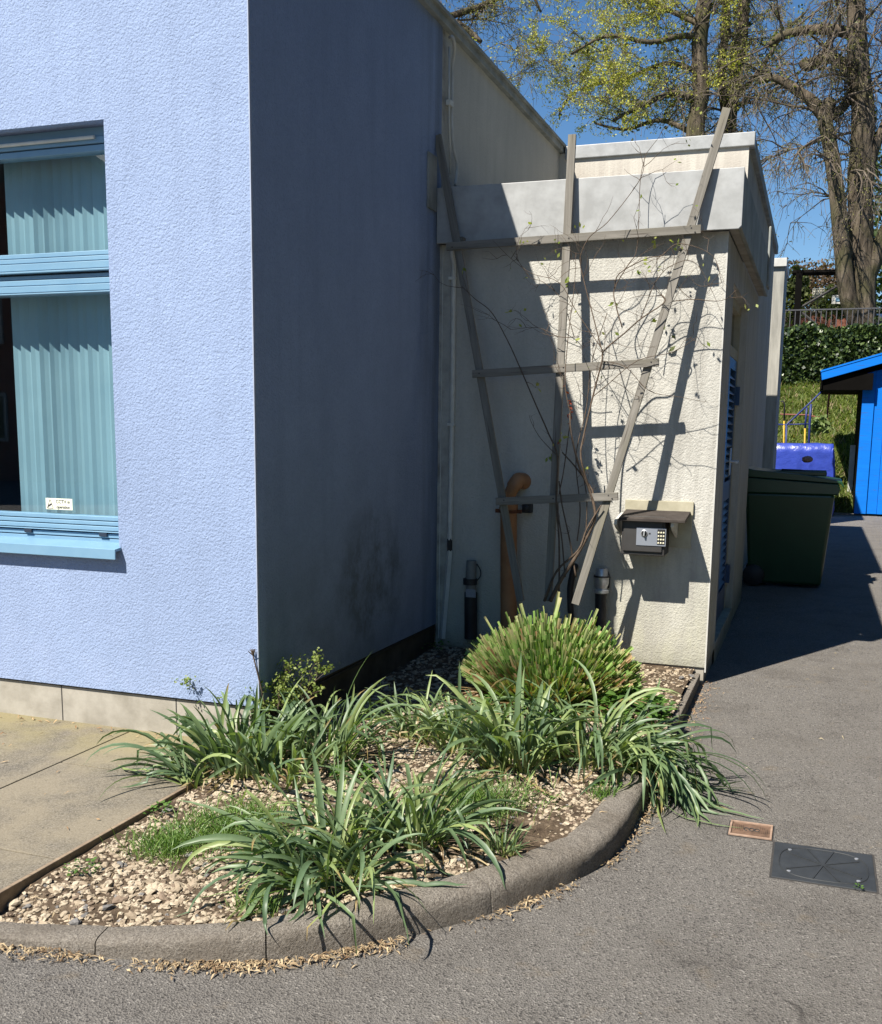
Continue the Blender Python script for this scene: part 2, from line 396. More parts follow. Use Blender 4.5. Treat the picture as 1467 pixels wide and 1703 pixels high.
# even out
def resample(P, step):
    out = [P[0]]; acc = 0
    for i in range(1, len(P)):
        seg = P[i]-P[i-1]; L = seg.length; 
        while acc+L >= step:
            t = (step-acc)/L; q = P[i-1]+seg*t; out.append(q)
            seg = P[i]-q; L = seg.length; P = P[:i-1]+[q]+P[i:]; acc = 0
        acc += L
    return out
oc = resample(oc, .03)
for _ in range(6): oc = [oc[0]]+[(oc[i-1]+oc[i]*2+oc[i+1])/4 for i in range(1, len(oc)-1)]+[oc[-1]]
def side(i):
    d = (oc[min(i+1, len(oc)-1)]-oc[max(i-1, 0)]).normalized(); return Vector((-d.y, d.x, 0))
prof = [(0, -.02), (.002, .045), (.005, .072), (.012, .086), (.022, .094), (.040, .099), (.085, .101), (.118, .100), (.128, .095), (.130, -.02)]
def kerbheight(x):
    T = [(-9, .23), (-2.25, .28), (-1.9, .50), (-1.65, .76), (-1.42, .94), (-1.15, 1.0), (9, 1.0)]
    for (a, u), (b, v) in zip(T, T[1:]):
        if a <= x <= b: return u+(v-u)*(x-a)/(b-a)
    return 1.0
def kerbwidth(x): return .74 if x < -1.45 else (1.0 if x > -.95 else .74+.26*(x+1.45)/.5)
joints_px = [(150,1589),(436,1602),(822,1518),(1035,1408)]
jidx = []
for x, y in joints_px:
    q = at(x, y, Z=0); jidx.append(min(range(len(oc)), key=lambda i: (oc[i]-q).length))
kb = MB(); starts = [0]+jidx; ends = jidx+[len(oc)-1]
for s_, e_ in zip(starts, ends):
    base = len(kb.v); n = len(prof); idx = list(range(s_, e_+1))
    jit = random.uniform(-.002, .002)
    for q, i in enumerate(idx):
        nrm = side(i); tan = Vector((nrm.y, -nrm.x, 0)); shift = 0; sh = 1
        if q == 0: shift = .0022
        if q == len(idx)-1: shift = -.0022
        for a, b in prof:
            w = .0025*noise.noise(Vector((i*.25, a*40, b*40)))+.0032*noise.noise(Vector((i*.9, a*90, b*90)))+.004*min(0, noise.noise(Vector((i*.35, 5, 1)))+.15)*(1 if .07 < b < .099 else 0)*3
            ins = .002 if (q in (0, len(idx)-1) and b > .03) else 0
            p = oc[i]+nrm*(a*kerbwidth(oc[i].x)+w+jit+ins*(1 if a < .05 else -1))+tan*(shift); kb.v.append((p.x, p.y, b*kerbheight(p.x)+(w-ins if b > .05 else 0)))
    for q in range(len(idx)-1):
        for k in range(n-1):
            a0 = base+q*n+k; kb.f.append((a0, a0+n, a0+n+1, a0+1))
    kb.f.append(tuple(base+k for k in range(n))); e0 = base+(len(idx)-1)*n; kb.f.append(tuple(e0+k for k in range(n))[::-1])
tag(kb.build('kerb', M['kerb'], smooth='auto'), kind='structure')
inn = [oc[i]+side(i)*.09*kerbwidth(oc[i].x) for i in range(len(oc))]
poly = [(p.x, p.y) for p in inn if p.x > XC+.02]
poly = [(XC+.01, poly[0][1]-.02)]+poly+[(-.60, 4.3), (-.60, YS+.01), (XC+.02, YS+.01)]
def inside(x, y):
    c = False; n = len(poly)
    for i in range(n):
        x1, y1 = poly[i]; x2, y2 = poly[(i+1) % n]
        if (y1 > y) != (y2 > y) and x < (x2-x1)*(y-y1)/(y2-y1)+x1: c = not c
    return c
def bedz(x, y):
    m = min(1, max(0, (y-2.6)/2.0))
    z0 = .078+.02*m; dd = min((x-p.x)**2+(y-p.y)**2 for p in inn[::4])**.5; kh = .1*kerbheight(x)-.010
    if kh < z0: f_ = min(1, dd/.22); f_ = f_*f_*(3-2*f_); z0 = kh+(z0-kh)*f_
    return z0-.006+.009*noise.noise(Vector((x*2.2, y*2.2, 0)))+.006*noise.noise(Vector((x*9, y*9, 3)))
def gz(x, y): return bedz(x, y) if inside(x, y) else (.101*kerbheight(x) if (x > XC and any((Vector((x, y, 0))-p).length < .07 for p in inn[::3])) else (PZ if (x < XC and y > 2.3) else 0.0))
bd = MB(); st = .03; idx = {}
nx, ny = int(1.75/st)+2, int(4.05/st)+2
for j in range(ny):
    for i in range(nx):
        x = XC+.005+i*st; y = 2.35+j*st; y = min(y, YS+.02)
        idx[i, j] = len(bd.v); bd.v.append((x, y, bedz(x, y)))
for j in range(ny-1):
    for i in range(nx-1):
        a = bd.v[idx[i, j]]; 
        if inside(a[0]+st/2, a[1]+st/2): bd.f.append((idx[i, j], idx[i+1, j], idx[i+1, j+1], idx[i, j+1]))
tag(bd.build('planting_bed', M['soil'], smooth=True), kind='structure')
# bed edgings
e = MB(); e.box(-2.313, -2.297, 2.36, YB+.02, -.01, PZ+.006); tag(e.build('timber_edging', M['timber'], loc=(-2.304, 3.2, 0), bevel=.003), 'thin brown timber edging board between concrete paving and gravel bed', 'edging board')
e = MB(); e.box(-.612, -.572, 4.235, YS-.02, -.01, .072); tag(e.build('concrete_edging', M['kerb'], loc=(-.59, 5.3, 0), bevel=.006), 'narrow straight concrete edging from the kerb end to the cream wall corner', 'edging strip')

# ------------------------------------------------------------------ blue building
B = thing('blue_building', (-3.5, YB, 0), 'pale blue roughcast building with a blue window and shaded side wall', 'building')
wx1, wx0 = -3.02, -5.3
wz0, wz1 = .955, 2.85
zr = .275
w = MB(); X0 = -7.2; ZT = 3.94
w.quad((X0, YB, zr), (wx0, YB, zr), (wx0, YB, ZT), (X0, YB, ZT))
w.quad((wx1, YB, zr), (XC, YB, zr), (XC, YB, ZT), (wx1, YB, ZT))
w.quad((wx0, YB, zr), (wx1, YB, zr), (wx1, YB, wz0), (wx0, YB, wz0))
w.quad((wx0, YB, wz1), (wx1, YB, wz1), (wx1, YB, ZT), (wx0, YB, ZT))
D = YB+.20
w.quad((wx1, YB, wz0), (wx1, D, wz0), (wx1, D, wz1), (wx1, YB, wz1)); w.quad((wx0, D, wz0), (wx0, YB, wz0), (wx0, YB, wz1), (wx0, D, wz1))
w.quad((wx0, YB, wz1), (wx0, D, wz1), (wx1, D, wz1), (wx1, YB, wz1)); w.quad((wx0, D, wz0), (wx0, YB, wz0), (wx1, YB, wz0), (wx1, D, wz0))
w.quad((XC, YB, zr), (XC, YS+.004, zr-.03), (XC, YS+.004, ZT), (XC, YB, ZT))
w.quad((X0, YB, zr), (X0, YB+.03, zr), (XC-.03, YB+.03, zr), (XC, YB, zr))
w.quad((XC, YB, zr), (XC-.03, YB+.03, zr), (XC-.03, YS, zr-.03), (XC, YS+.004, zr-.03))
w.build('wall', M['blue'], B)
p = MB(); p.box(X0, XC-.014, YB+.016, YB+.05, -.02, zr+.02); p.build('plinth', M['concrete'], B)
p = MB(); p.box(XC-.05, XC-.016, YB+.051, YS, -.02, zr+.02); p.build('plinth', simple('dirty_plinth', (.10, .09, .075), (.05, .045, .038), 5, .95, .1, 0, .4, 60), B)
for jx_ in (-3.40, -2.745, -4.06, -4.72):
    q = MB(); q.box(jx_-.0025, jx_+.0025, YB+.0145, YB+.03, PZ, zr); q.build('plinth_joint', M['darkgap'], B)
q = MB(); q.box(X0, XC-.005, YB+.006, YB+.03, zr-.008, zr-.001); q.box(XC-.02, XC-.006, YB+.02, YS, zr-.045, zr-.031); q.build('base_shadow_line', M['darkgap'], B)  # dark strips standing in for the shadow line under the render edge
q = MB(); q.box(XC-.004, XC+.0015, YB-.0015, YB+.012, zr-.004, ZT); q.build('corner_bead', simple('bead_blue_white', (.34, .39, .50), None, 9), B)
r_ = MB(); r_.box(X0, XC+.035, YB-.035, 9.56, ZT-.005, ZT+.055); r_.box(XC-.0, XC+.055, YB-.055, 9.58, ZT+.04, ZT+.062)
r_.build('roof_trim', M['capmetal'], B, bevel=.004)
rm = MB(); x0, x1, y0, y1, z0, z1 = X0+.1, XC-.1, D+.005, 7.5, .4, 3.2
rm.quad((x0,y1,z0),(x1,y1,z0),(x1,y1,z1),(x0,y1,z1)); rm.quad((x0,y0,z0),(x1,y0,z0),(x1,y1,z0),(x0,y1,z0)); rm.quad((x0,y0,z1),(x0,y1,z1),(x1,y1,z1),(x1,y0,z1))
rm.quad((x1,y0,z0),(x1,y0,z1),(x1,y1,z1),(x1,y1,z0)); rm.quad((x0,y0,z0),(x0,y1,z0),(x0,y1,z1),(x0,y0,z1))
for (a, b, c, d) in ((x0, wx0, z0, z1), (wx1, x1, z0, z1), (wx0, wx1, z0, wz0), (wx0, wx1, wz1, z1)): rm.quad((a, y0, c), (b, y0, c), (b, y0, d), (a, y0, d))
rm.build('room', M['room'], B)
# window
FY = YB+.075
W0 = wx0+.02; W1 = wx1
wf = MB()
gt, tT, tM, tB, gB = 2.745, 2.318, 2.222, 2.133, 1.098
def rail(z0, z1, dy=0, m=wf): m.box(W0, W1, FY+dy, FY+.07, z0, z1)
rail(gt, gt+.028, .006); rail(gt+.032, gt+.060, -.004); rail(gt+.064, wz1, .012)
rail(tT-.020, tT, .012); rail(tT-.044, tT-.0235, .004); rail(tT-.080, tT-.048, -.006); rail(tT-.092, tT-.083, -.014)
rail(tM-.022, tM-.004, .012); rail(tM-.050, tM-.0255, .004); rail(tB+.006, tM-.0535, -.006); rail(tB-.004, tB+.003, -.012)
rail(gB-.020, gB, .012); rail(gB-.042, gB-.0235, .004); rail(gB-.066, gB-.0455, -.006); rail(gB-.074, gB-.069, -.012); rail(gB-.100, gB-.080, .0); rail(gB-.122, gB-.104, .004); rail(gB-.145, gB-.126, .008)
for a, b in ((W1-.03, W1),): wf.box(a, b, FY+.003, FY+.072, wz0, wz1)
wf.box(-4.30, -4.24, FY-.002, FY+.073, wz0+.002, wz1-.002)
WIN = wf.build('window', M['frame'], B, bevel=.0025)
q = MB(); q.box(W0, W1, FY+.03, FY+.06, tM-.004, tT-.092); q.build('seal_and_groove_shade', M['framedark'], WIN)
for za, zb_ in ((gt+.004, wz1-.004), (tT-.09, tT-.004), (tB+.0, tM-.008), (gB-.142, gB-.083)): q = MB(); q.box(W0+.002, W1-.031, FY+.035, FY+.066, za, zb_); q.build('seal_and_groove_shade', M['framedark'], WIN)  # dark backing boxes put shade into the grooves between the rails
q = MB(); q.box(W0, W1, FY+.02, FY+.034, gB-.079, gB-.0745); q.build('seal_and_groove_shade', M['framedark'], WIN)
q = MB(); q.tube([(W0, FY-.012, 2.800), (W1-.10, FY-.012, 2.800)], .008, 8); q.build('trickle_vent', M['conduit'], WIN)
for xx in (-3.16, -4.0, -3.60):
    q = MB(); q.box(xx-.022, xx+.022, FY-.010, FY, gB-.094, gB-.074); q.build('drain_cap', M['framedark'], WIN, bevel=.002)
q = MB(); q.quad((W0, FY+.04, tT), (W1-.03, FY+.04, tT), (W1-.03, FY+.04, gt), (W0, FY+.04, gt)); q.build('pane', M['glass'], WIN)
q = MB(); q.quad((W0, FY+.04, gB), (W1-.03, FY+.04, gB), (W1-.03, FY+.04, tB), (W0, FY+.04, tB)); q.build('pane', M['glass'], WIN)
q = MB(); q.prism([(FY+.06, wz0+.03), (YB-.048, wz0+.008), (YB-.05, wz0-.040), (YB-.042, wz0-.040), (YB-.040, wz0-.004), (FY+.06, wz0+.008)], 'x', W0, W1+.012); q.build('sill', M['frame'], WIN, bevel=.002)
# vertical blinds
bl = MB()
def vane(x, yaw, z0, z1, m):
    hw = .040; c, s = math.cos(yaw), math.sin(yaw)
    pts = []
    for k in range(5):
        u = -hw+2*hw*k/4; cur = .006*(1-(u/hw)**2)
        pts.append((x+u*c-cur*s, YB+.235+u*s+cur*c))
    for k in range(4): m.quad((*pts[k], z0), (*pts[k+1], z0), (*pts[k+1], z1), (*pts[k], z1))
for k in range(12):
    vane(-3.11-.057*k+random.uniform(-.007, .007), R(28+random.uniform(-8, 8)), 1.03, 2.80, bl)
bo = bl.build('blind', M['blind'], B, smooth=False)
b2 = MB()
for k in range(1): vane(-4.15-.10*k, R(62+random.uniform(-3, 5)), 1.0, 2.80, b2)
b2.build('blind', M['blind'], B); q = MB(); q.box(W0, W1, YB+.21, YB+.26, 2.80, 2.84); q.build('blind_rail', M['whitepaint'], B)

# sticker on the glass
stx = thing('cctv_sticker', at(76, 828, Y=FY+.04), 'small cream CCTV in operation sticker on the lower window pane', 'sticker')
sy = FY+.037; a = at(76, 828, Y=sy); b = at(121, 850, Y=sy); sx0, sx1, sz1, sz0 = a.x, b.x, a.z, b.z+.004
q = MB(); q.box(sx0, sx1, sy-.0008, sy, sz0, sz1); q.build('card', M['sticker'], stx)
tr = MB(); cx = sx0+.026; cz = (sz0+sz1)/2
def line(m, x0, z0, x1, z1, wd, y): 
    dx, dz = x1-x0, z1-z0; L = math.hypot(dx, dz); nx_, nz_ = -dz/L*wd/2, dx/L*wd/2
    m.quad((x0+nx_, y, z0+nz_), (x0-nx_, y, z0-nz_), (x1-nx_, y, z1-nz_), (x1+nx_, y, z1+nz_))
for (u0, v0, u1, v1) in ((-.018, -.022, .018, -.022), (.018, -.022, 0, .022), (0, .022, -.018, -.022)): line(tr, cx+u0, cz+v0, cx+u1, cz+v1, .0028, sy-.0014)
line(tr, cx-.009, cz-.011, cx+.007, cz-.001, .008, sy-.0016); line(tr, cx-.010, cz-.010, cx-.012, cz-.018, .003, sy-.0016)
tr.build('symbol', M['ink'], stx)
def text(s, size, loc, mat, parent, name, spacing=1.0):
    cu = bpy.data.curves.new(name, 'FONT'); cu.body = s; cu.size = size; cu.extrude = 0.0002; cu.space_character = spacing; cu.offset = size*.012; cu.align_x = 'CENTER'
    o = bpy.data.objects.new(name, cu); col.objects.link(o); bpy.context.view_layer.update()
    me = bpy.data.meshes.new_from_object(o); bpy.data.objects.remove(o); me.materials.clear(); me.materials.append(mat)
    ob = bpy.data.objects.new(name, me); col.objects.link(ob); ob.parent = parent
    ob.location = Vector(loc)-worldloc(parent); ob.rotation_euler = (R(90), 0, 0); return ob
tc = (sx0+.052+sx1)/2-.002
text('CCTV in', .0235, (tc, sy-.0015, cz+.004), M['ink'], stx, 'lettering'); text('operation', .0215, (tc, sy-.0015, cz-.021), M['ink'], stx, 'lettering', .95)

# ------------------------------------------------------------------ cream building behind
Cb = thing('cream_building', (-1.5, 9.45, 0), 'taller cream rendered building with flat parapet behind the low cream store', 'building')
w = MB(); XP = -.68
w.quad((XC-.004, YS, 0), (XC-.004, 9.45, 0), (XC-.004, 9.45, ZT), (XC-.004, YS, ZT)); w.build('side_wall', M['cream'], Cb)
w = MB(); w.quad((XC-.004, 9.45, 2.8), (XP, 9.45, 2.8), (XP, 9.45, 3.93), (XC-.004, 9.45, 3.93)); w.build('parapet_wall', M['creamstain'], Cb)
w = MB(); w.box(-8, XP-.002, 9.455, 15.14, 0, 3.93); w.build('wall', M['cream'], Cb)
c_ = MB(); c_.box(XC+.05, XP+.045, 9.425, 9.55, 3.875, 3.985); c_.build('parapet_cap', M['fascia'], Cb, bevel=.006)
c_ = MB(); c_.box(XP-.06, XP+.04, 9.551, 15.18, 3.87, 3.975); c_.box(-7, XP-.06, 15.05, 15.18, 3.87, 3.975); c_.build('side_cap', M['capmetal'], Cb, bevel=.006)
# the further pier
P2 = thing('rendered_pier', (-.67, 16.6, 0), 'tall narrow pale wall end lit at the top, beyond the bin', 'wall')
q = MB(); q.box(-.755, -.59, 16.55, 17.8, 0, 3.93); q.build('wall', simple('pier_render', (.37, .36, .32), (.20, .195, .175), 1.6, .9, .15, 0, .5, 60, .004, (8, 8, 1), .4, .75), P2)
q = MB(); q.box(-.775, -.565, 16.50, 17.84, 3.90, 4.02); q.build('cap', M['whitepaint'], P2, bevel=.005)

# ------------------------------------------------------------------ store with the trellis
S = thing('cream_store', (-1.4, YS, 0), 'low cream rendered store with grey fascia, safe and trellis on its front', 'building')
zs = .105; dY0, dY1, dz0, dz1 = 6.93, 8.40, .14, 2.45
w = MB()
w.quad((XC, YS, zs), (XR, YS, zs), (XR, YS, 2.66), (XC, YS, 2.66))
w.quad((XR, YS, zs), (XR, dY0, zs), (XR, dY0, 2.66), (XR, YS, 2.66)); w.quad((XR, dY1, .02), (XR, 9.6, .02), (XR, 9.6, 2.66), (XR, dY1, 2.66))
w.quad((XR, dY0, dz1), (XR, dY1, dz1), (XR, dY1, 2.66), (XR, dY0, 2.66)); w.quad((XR, dY0, .0), (XR, dY1, .0), (XR, dY1, dz0), (XR, dY0, dz0))
RX = XR-.10
for yy in (dY0, dY1): w.quad((XR, yy, dz0), (RX, yy, dz0), (RX, yy, dz1), (XR, yy, dz1))
w.quad((XR, dY0, dz1), (RX, dY0, dz1), (RX, dY1, dz1), (XR, dY1, dz1)); w.quad((XR, dY0, dz0), (XR, dY1, dz0), (RX, dY1, dz0), (RX, dY0, dz0))
w.quad((XR, 9.6, 0), (XP-.01, 9.6, 0), (XP-.01, 9.6, 2.66), (XR, 9.6, 2.66)); w.quad((XC, YS, zs), (XC, YS+.05, zs), (XR, YS+.05, zs), (XR, YS, zs))
w.build('wall', M['cream'], S)
q = MB(); q.box(XC+.01, XR-.012, YS+.014, YS+.06, -.02, zs+.02); q.box(XR-.05, XR-.012, YS+.06, dY0+.1, -.02, zs+.02); q.build('plinth', M['concrete'], S)
q = MB(); q.box(XR-.006, XR+.002, YS-.002, YS+.010, zs-.03, 2.66); q.build('corner_bead', M['whitepaint'], S)
q = MB(); q.box(XC+.02, XC+.024, YS-.006, YS, .15, 2.66); q.build('joint_bead', M['conduit'], S)
q = MB(); q.box(XC-.0+.002, -.535, 6.34, 9.5, 2.95, 3.0); q.build('flat_roof', M['capmetal'], S)
FYf = 6.265
q = MB(); q.prism([(XC+.006, 2.655), (-.485, 2.655), (-.468, 2.672), (-.468, 2.985), (XC+.006, 2.985)], 'y', FYf, FYf+.022); q.build('front_fascia', M['fascia'], S, bevel=.003)
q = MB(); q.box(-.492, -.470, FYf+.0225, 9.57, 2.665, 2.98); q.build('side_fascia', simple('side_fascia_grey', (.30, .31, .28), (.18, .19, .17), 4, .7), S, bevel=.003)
q = MB(); q.box(XC+.006, -.493, FYf+.0225, YS-.001, 2.672, 2.69); q.box(XR+.001, -.493, YS-.001, 9.57, 2.672, 2.69); q.build('soffit', M['concrete'], S)
q = MB(); q.box(-.475, -.455, 9.30, 9.58, 2.72, 3.2); q.build('end_plate', M['capmetal'], S, bevel=.01)
q = MB(); q.box(-.80, -.60, 8.0, 9.5, 3.0, 3.86); 
# door
dm = MB(); dx = RX+.012
dm.box(RX, dx+.035, dY0+.0, dY0+.055, dz0, dz1); dm.box(RX, dx+.035, dY1-.055, dY1, dz0, dz1); dm.box(RX, dx+.034, dY0+.055, dY1-.055, dz1-.06, dz1); dm.box(RX, dx+.034, dY0+.055, dY1-.055, 2.05, 2.12)
DO = dm.build('door_frame', M['creamboard'], S)
ld = MB(); a0, a1 = dY0+.06, dY1-.06
for (u, v) in ((a0, a0+.09), (a1-.09, a1), ((a0+a1)/2-.07, (a0+a1)/2+.07)): ld.box(RX+.006, RX+.045, u, v, dz0+.01, 2.045)
for (u, v) in ((dz0+.01, dz0+.20), (1.02, 1.16), (1.97, 2.045)): ld.box(RX+.006, RX+.044, a0+.09, a1-.09, u, v)
zz = dz0+.22
while zz < 1.95:
    if not (.98 < zz < 1.16): ld.prism([(RX+.008, zz+.035), (RX+.012, zz+.042), (RX+.044, zz+.010), (RX+.040, zz+.003)], 'y', a0+.085, a1-.085)
    zz += .055
DR = ld.build('door', M['doorblue'], S)
q = MB(); q.box(RX+.001, RX+.005, a0, a1, dz0, 2.04); q.build('backing', M['darkgap'], S)
q = MB(); q.tube([(RX+.045, 8.12, 1.30), (RX+.10, 8.12, 1.30), (RX+.105, 7.98, 1.30)], .011, 8); q.box(RX+.044, RX+.052, 8.09, 8.15, 1.2, 1.4); q.build('handle', M['steel'], DR)
q = MB(); q.box(RX+.05, RX+.075, a0+.01, a0+.035, 1.05, 1.42); q.build('pull_bar', M['whitepaint'], DR)
for zz in (.35, 1.72): q = MB(); q.box(RX+.04, RX+.075, a1-.02, a1+.03, zz, zz+.14); q.build('hinge', M['doorblue'], DR)
q = MB(); q.box(RX+.002, RX+.006, dY0+.055, dY1-.055, 2.12, dz1-.06); q.build('fanlight', M['carglass'], S)
# plaque between blue wall and fascia
q = MB(); q.box(XC+.001, XC+.012, 6.10, 6.25, 2.84, 3.16); tag(q.build('wall_plate', M['capmetal'], loc=(XC, 6.2, 2.8), bevel=.002), 'small flat grey plate on the dark blue wall beside the fascia end', 'plate')  # pale plate given a darker grey, its shade put into the colour

# ------------------------------------------------------------------ trellis
TY = 6.195; LEAN = .11
TR = thing('fan_trellis', at(905, 1010, Y=6.0), 'weathered grey wooden fan trellis fixed over the cream wall', 'trellis')
def batten(name, a, b, wd, th, label=None):
    a, b = Vector(a), Vector(b); d = (b-a); L = d.length; d.normalize(); n = Vector((0, -1, 0)); z = d.cross(n).normalized(); n = z.cross(d)
    m = MB(); m.box(-L/2, L/2, -wd/2, wd/2, -th/2, th/2)
    me_o = m.build(name, M['wood'], bevel=.0015)
    me_o.parent = TR; rot = Matrix((d, z, n)).transposed().to_4x4(); me_o.matrix_basis = Matrix.Translation((a+b)/2-worldloc(TR)) @ rot
    return me_o
def ty(p, off=0):
    yy = TY
    for _ in range(8): q_ = at(p[0], p[1], Y=yy+off); yy = 6.195-(2.68-q_.z)*LEAN
    return q_
batten('upright', ty((728, 225), .0), ty((866, 1000), .0), .046, .020)
batten('upright', ty((952, 224), .0), ty((912, 1000), .0), .046, .020)
batten('upright', ty((1209, 180), .0), ty((957, 1005), .0), .046, .020)
batten('crossbar', ty((743, 410), -.022), ty((1166, 381), -.022), .046, .020)
batten('crossbar', ty((786, 622), -.022), ty((1096, 602.5), -.022), .046, .020)
batten('crossbar', ty((825, 834), -.022), ty((1028, 825.5), -.022), .046, .020)
for (x, y) in ((752, 411), (857, 404), (1150, 379), (1156, 386), (797, 621), (1083, 602), (1088, 607), (937, 611), (838, 832), (1012, 824), (1018, 829), (920, 829), (946, 396)):
    p = ty((x, y), -.0325); nl = MB(); nl.lathe(p, [(.0045, 0), (.0045, -.0015), (.002, -.002)], 8, 'y'); nl.build('nail', M['darkgap'], TR)
for (x, y) in ((765, 405), (945, 396), (1145, 390)):
    p = ty((x, y)); q = MB(); q.box(p.x-.012, p.x+.012, p.y+.0105, FYf, p.z-.012+.03, p.z+.012+.03); q.build('spacer', M['wood'], TR)

# ------------------------------------------------------------------ pipes and cables
CD = thing('cable_conduit', at(735, 1062, Y=YS), 'pale plastic cable conduit running up the shaded cream wall', 'conduit')
q = MB(); q.tube([at(751, 418, Y=YS-.03), at(755, 440, Y=YS-.016), at(752, 700, Y=YS-.016), at(748, 898, Y=YS-.016)], .016, 10); q.build('upper_pipe', M['conduit'], CD, smooth='auto')
q = MB(); a = at(748, 915, Y=YS-.017); b = at(736, 1062, Y=YS-.017); q.tube([a, b], .019, 4); q.build('lower_trunking', M['conduit'], CD)
for (x, y) in ((753, 463), (751, 706)): p = at(x, y, Y=YS-.015); q = MB(); q.box(p.x-.024, p.x+.024, YS-.032, YS-.001, p.z-.009, p.z+.009); q.build('clip', M['conduit'], CD, bevel=.002)
p = at(748, 906, Y=YS-.016); q = MB(); q.box(p.x-.013, p.x+.013, YS-.03, YS-.001, p.z-.04, p.z+.04); q.build('joint_sleeve', M['darkgap'], CD)
CR = thing('roof_cable', (XC, 6.6, 3.1), 'white cable hanging from the roof edge down the cream side wall', 'cable')
def cx_(x, y, off=.02): return at(x, y, X=XC+off)
q = MB(); q.tube(catmull([cx_(748, 62, .03), cx_(753, 62, .06), cx_(756, 80, .05), cx_(753, 110), cx_(752, 170), cx_(752, 215), cx_(755, 250), cx_(760, 275), cx_(757, 308)], 5), .010, 8); q.build('cable', M['whitepaint'], CR, smooth=True)
q = MB(); q.tube([cx_(747, 78, .015), cx_(747, 170, .015), cx_(749, 290, .015)], .006, 6); q.build('thin_cable', M['conduit'], CR, smooth=True)
p = cx_(748, 172, .015); q = MB(); q.box(XC, XC+.03, p.y-.03, p.y+.03, p.z-.015, p.z+.015); q.build('clip', M['conduit'], CR)
# orange pipe
OP = thing('orange_drain_pipe', at(845, 1040, Y=YS-.09), 'orange plastic drain pipe with bend into the shaded cream wall', 'pipe')
pa = at(846, 1050, Y=YS-.09); pb_ = at(846, 842, Y=YS-.09); 
q = MB(); q.tube([pa, pb_], .052, 20); q.build('pipe', M['orange'], OP, smooth='auto')
q = MB(); c1 = at(856, 812, Y=YS-.09); q.tube(catmull([pb_+Vector((0,0,-.02)), pb_+Vector((.003,0,.06)), at(853, 812, Y=YS-.095), at(860, 801, Y=YS-.07), at(868, 800, Y=YS-.02), at(872, 801, Y=YS+.02)], 5), [.040]*11+[.046]*5+[.052]*10, 20); q.build('bend', M['orange'], OP, smooth='auto')
q = MB(); q.tube([pb_+Vector((0,0,-.03)), pb_+Vector((0,0,.012))], .058, 20); q.build('collar', M['orange'], OP, smooth='auto')
q = MB(); p = at(846, 850, Y=YS-.09); q.tube([p+Vector((0,0,-.010)), p+Vector((0,0,.010))], .061, 20); q.box(p.x-.085, p.x-.055, YS-.10, YS-.085, p.z-.012, p.z+.012); q.box(p.x+.055, p.x+.085, YS-.10, YS-.085, p.z-.012, p.z+.012); q.build('bracket', M['rust'], OP)
p = at(877, 845, Y=YS-.03); q = MB(); q.box(p.x-.03, p.x+.03, YS-.05, YS-.001, p.z-.03, p.z+.03); q.lathe((p.x, YS-.05, p.z), [(.02, 0), (.02, -.012), (.008, -.016)], 14, 'y'); tag(q.build('junction_box', M['black'], loc=p, bevel=.004), 'small black fitting on the cream wall right of the orange pipe', 'fitting')
# left grey vent pipe
VP = thing('grey_waste_pipe', at(783, 1060, Y=YS-.07), 'short grey capped waste pipe standing in shade near the blue wall', 'pipe')
def pz(x, y, off): return at(x, y, Y=YS-off)
q = MB(); t0, t1 = pz(783, 1062, .07), pz(783, 985, .07); q.tube([t0, t1], .042, 18); q.build('lower_pipe', M['black'], VP, smooth='auto')
q = MB(); q.tube([pz(783, 984, .07), pz(784, 932, .07)], [.034, .032], 18); q.build('cap', M['greyplastic'], VP, smooth='auto')
q = MB(); q.tube([pz(782, 972, .07), pz(782, 962, .07)], .046, 18); q.build('collar', M['black'], VP, smooth='auto')
a, b = pz(775, 980, .115), pz(791, 994, .115); q = MB(); q.box(a.x, b.x, YS-.116, YS-.112, b.z, a.z); q.build('paper_tag', M['plate'], VP)
q = MB(); q.tube(catmull([pz(793, 938, .06), pz(799, 948, .05), pz(799, 958, .05), pz(793, 966, .06)], 4), .004, 6); q.build('loop_cable', M['black'], VP)
# right chrome / black vent
VR = thing('silver_vent_pipe', at(1001, 1020, Y=YS-.07), 'black soil pipe with a silver vent cowl below the safe', 'pipe')
q = MB(); q.tube([pz(998, 1060, .07), pz(999, 985, .07)], .034, 18); q.build('lower_pipe', M['black'], VR, smooth='auto')
b = pz(1000, 982, .07); tt = pz(1002, 945, .07)
q = MB(); q.lathe(b, [(.030, -.02), (.047, -.012), (.047, .004), (.034, .012), (.040, .03), (.044, .045), (.046, .085), (.040, .09), (.036, tt.z-b.z-.01), (.03, tt.z-b.z)], 20); q.build('cowl', M['steel'], VR, smooth='auto')
q = MB(); q.lathe(b, [(.050, .084), (.050, .090), (.05, .094)], 20); q.tube([pz(1008, 945, .04), pz(1014, 960, .035), pz(1012, 978, .04)], .006, 6); q.build('band', M['black'], VR, smooth='auto')
q = MB(); q.tube(catmull([pz(952, 1060, .05), pz(948, 990, .05), pz(951, 962, .05), pz(955, 945, .05), pz(957, 942, .02)], 4), .020, 12); tag(q.build('black_hose', M['black'], loc=pz(952, 1060, .05), smooth=True), 'short black curved hose rising behind the right trellis upright', 'hose')

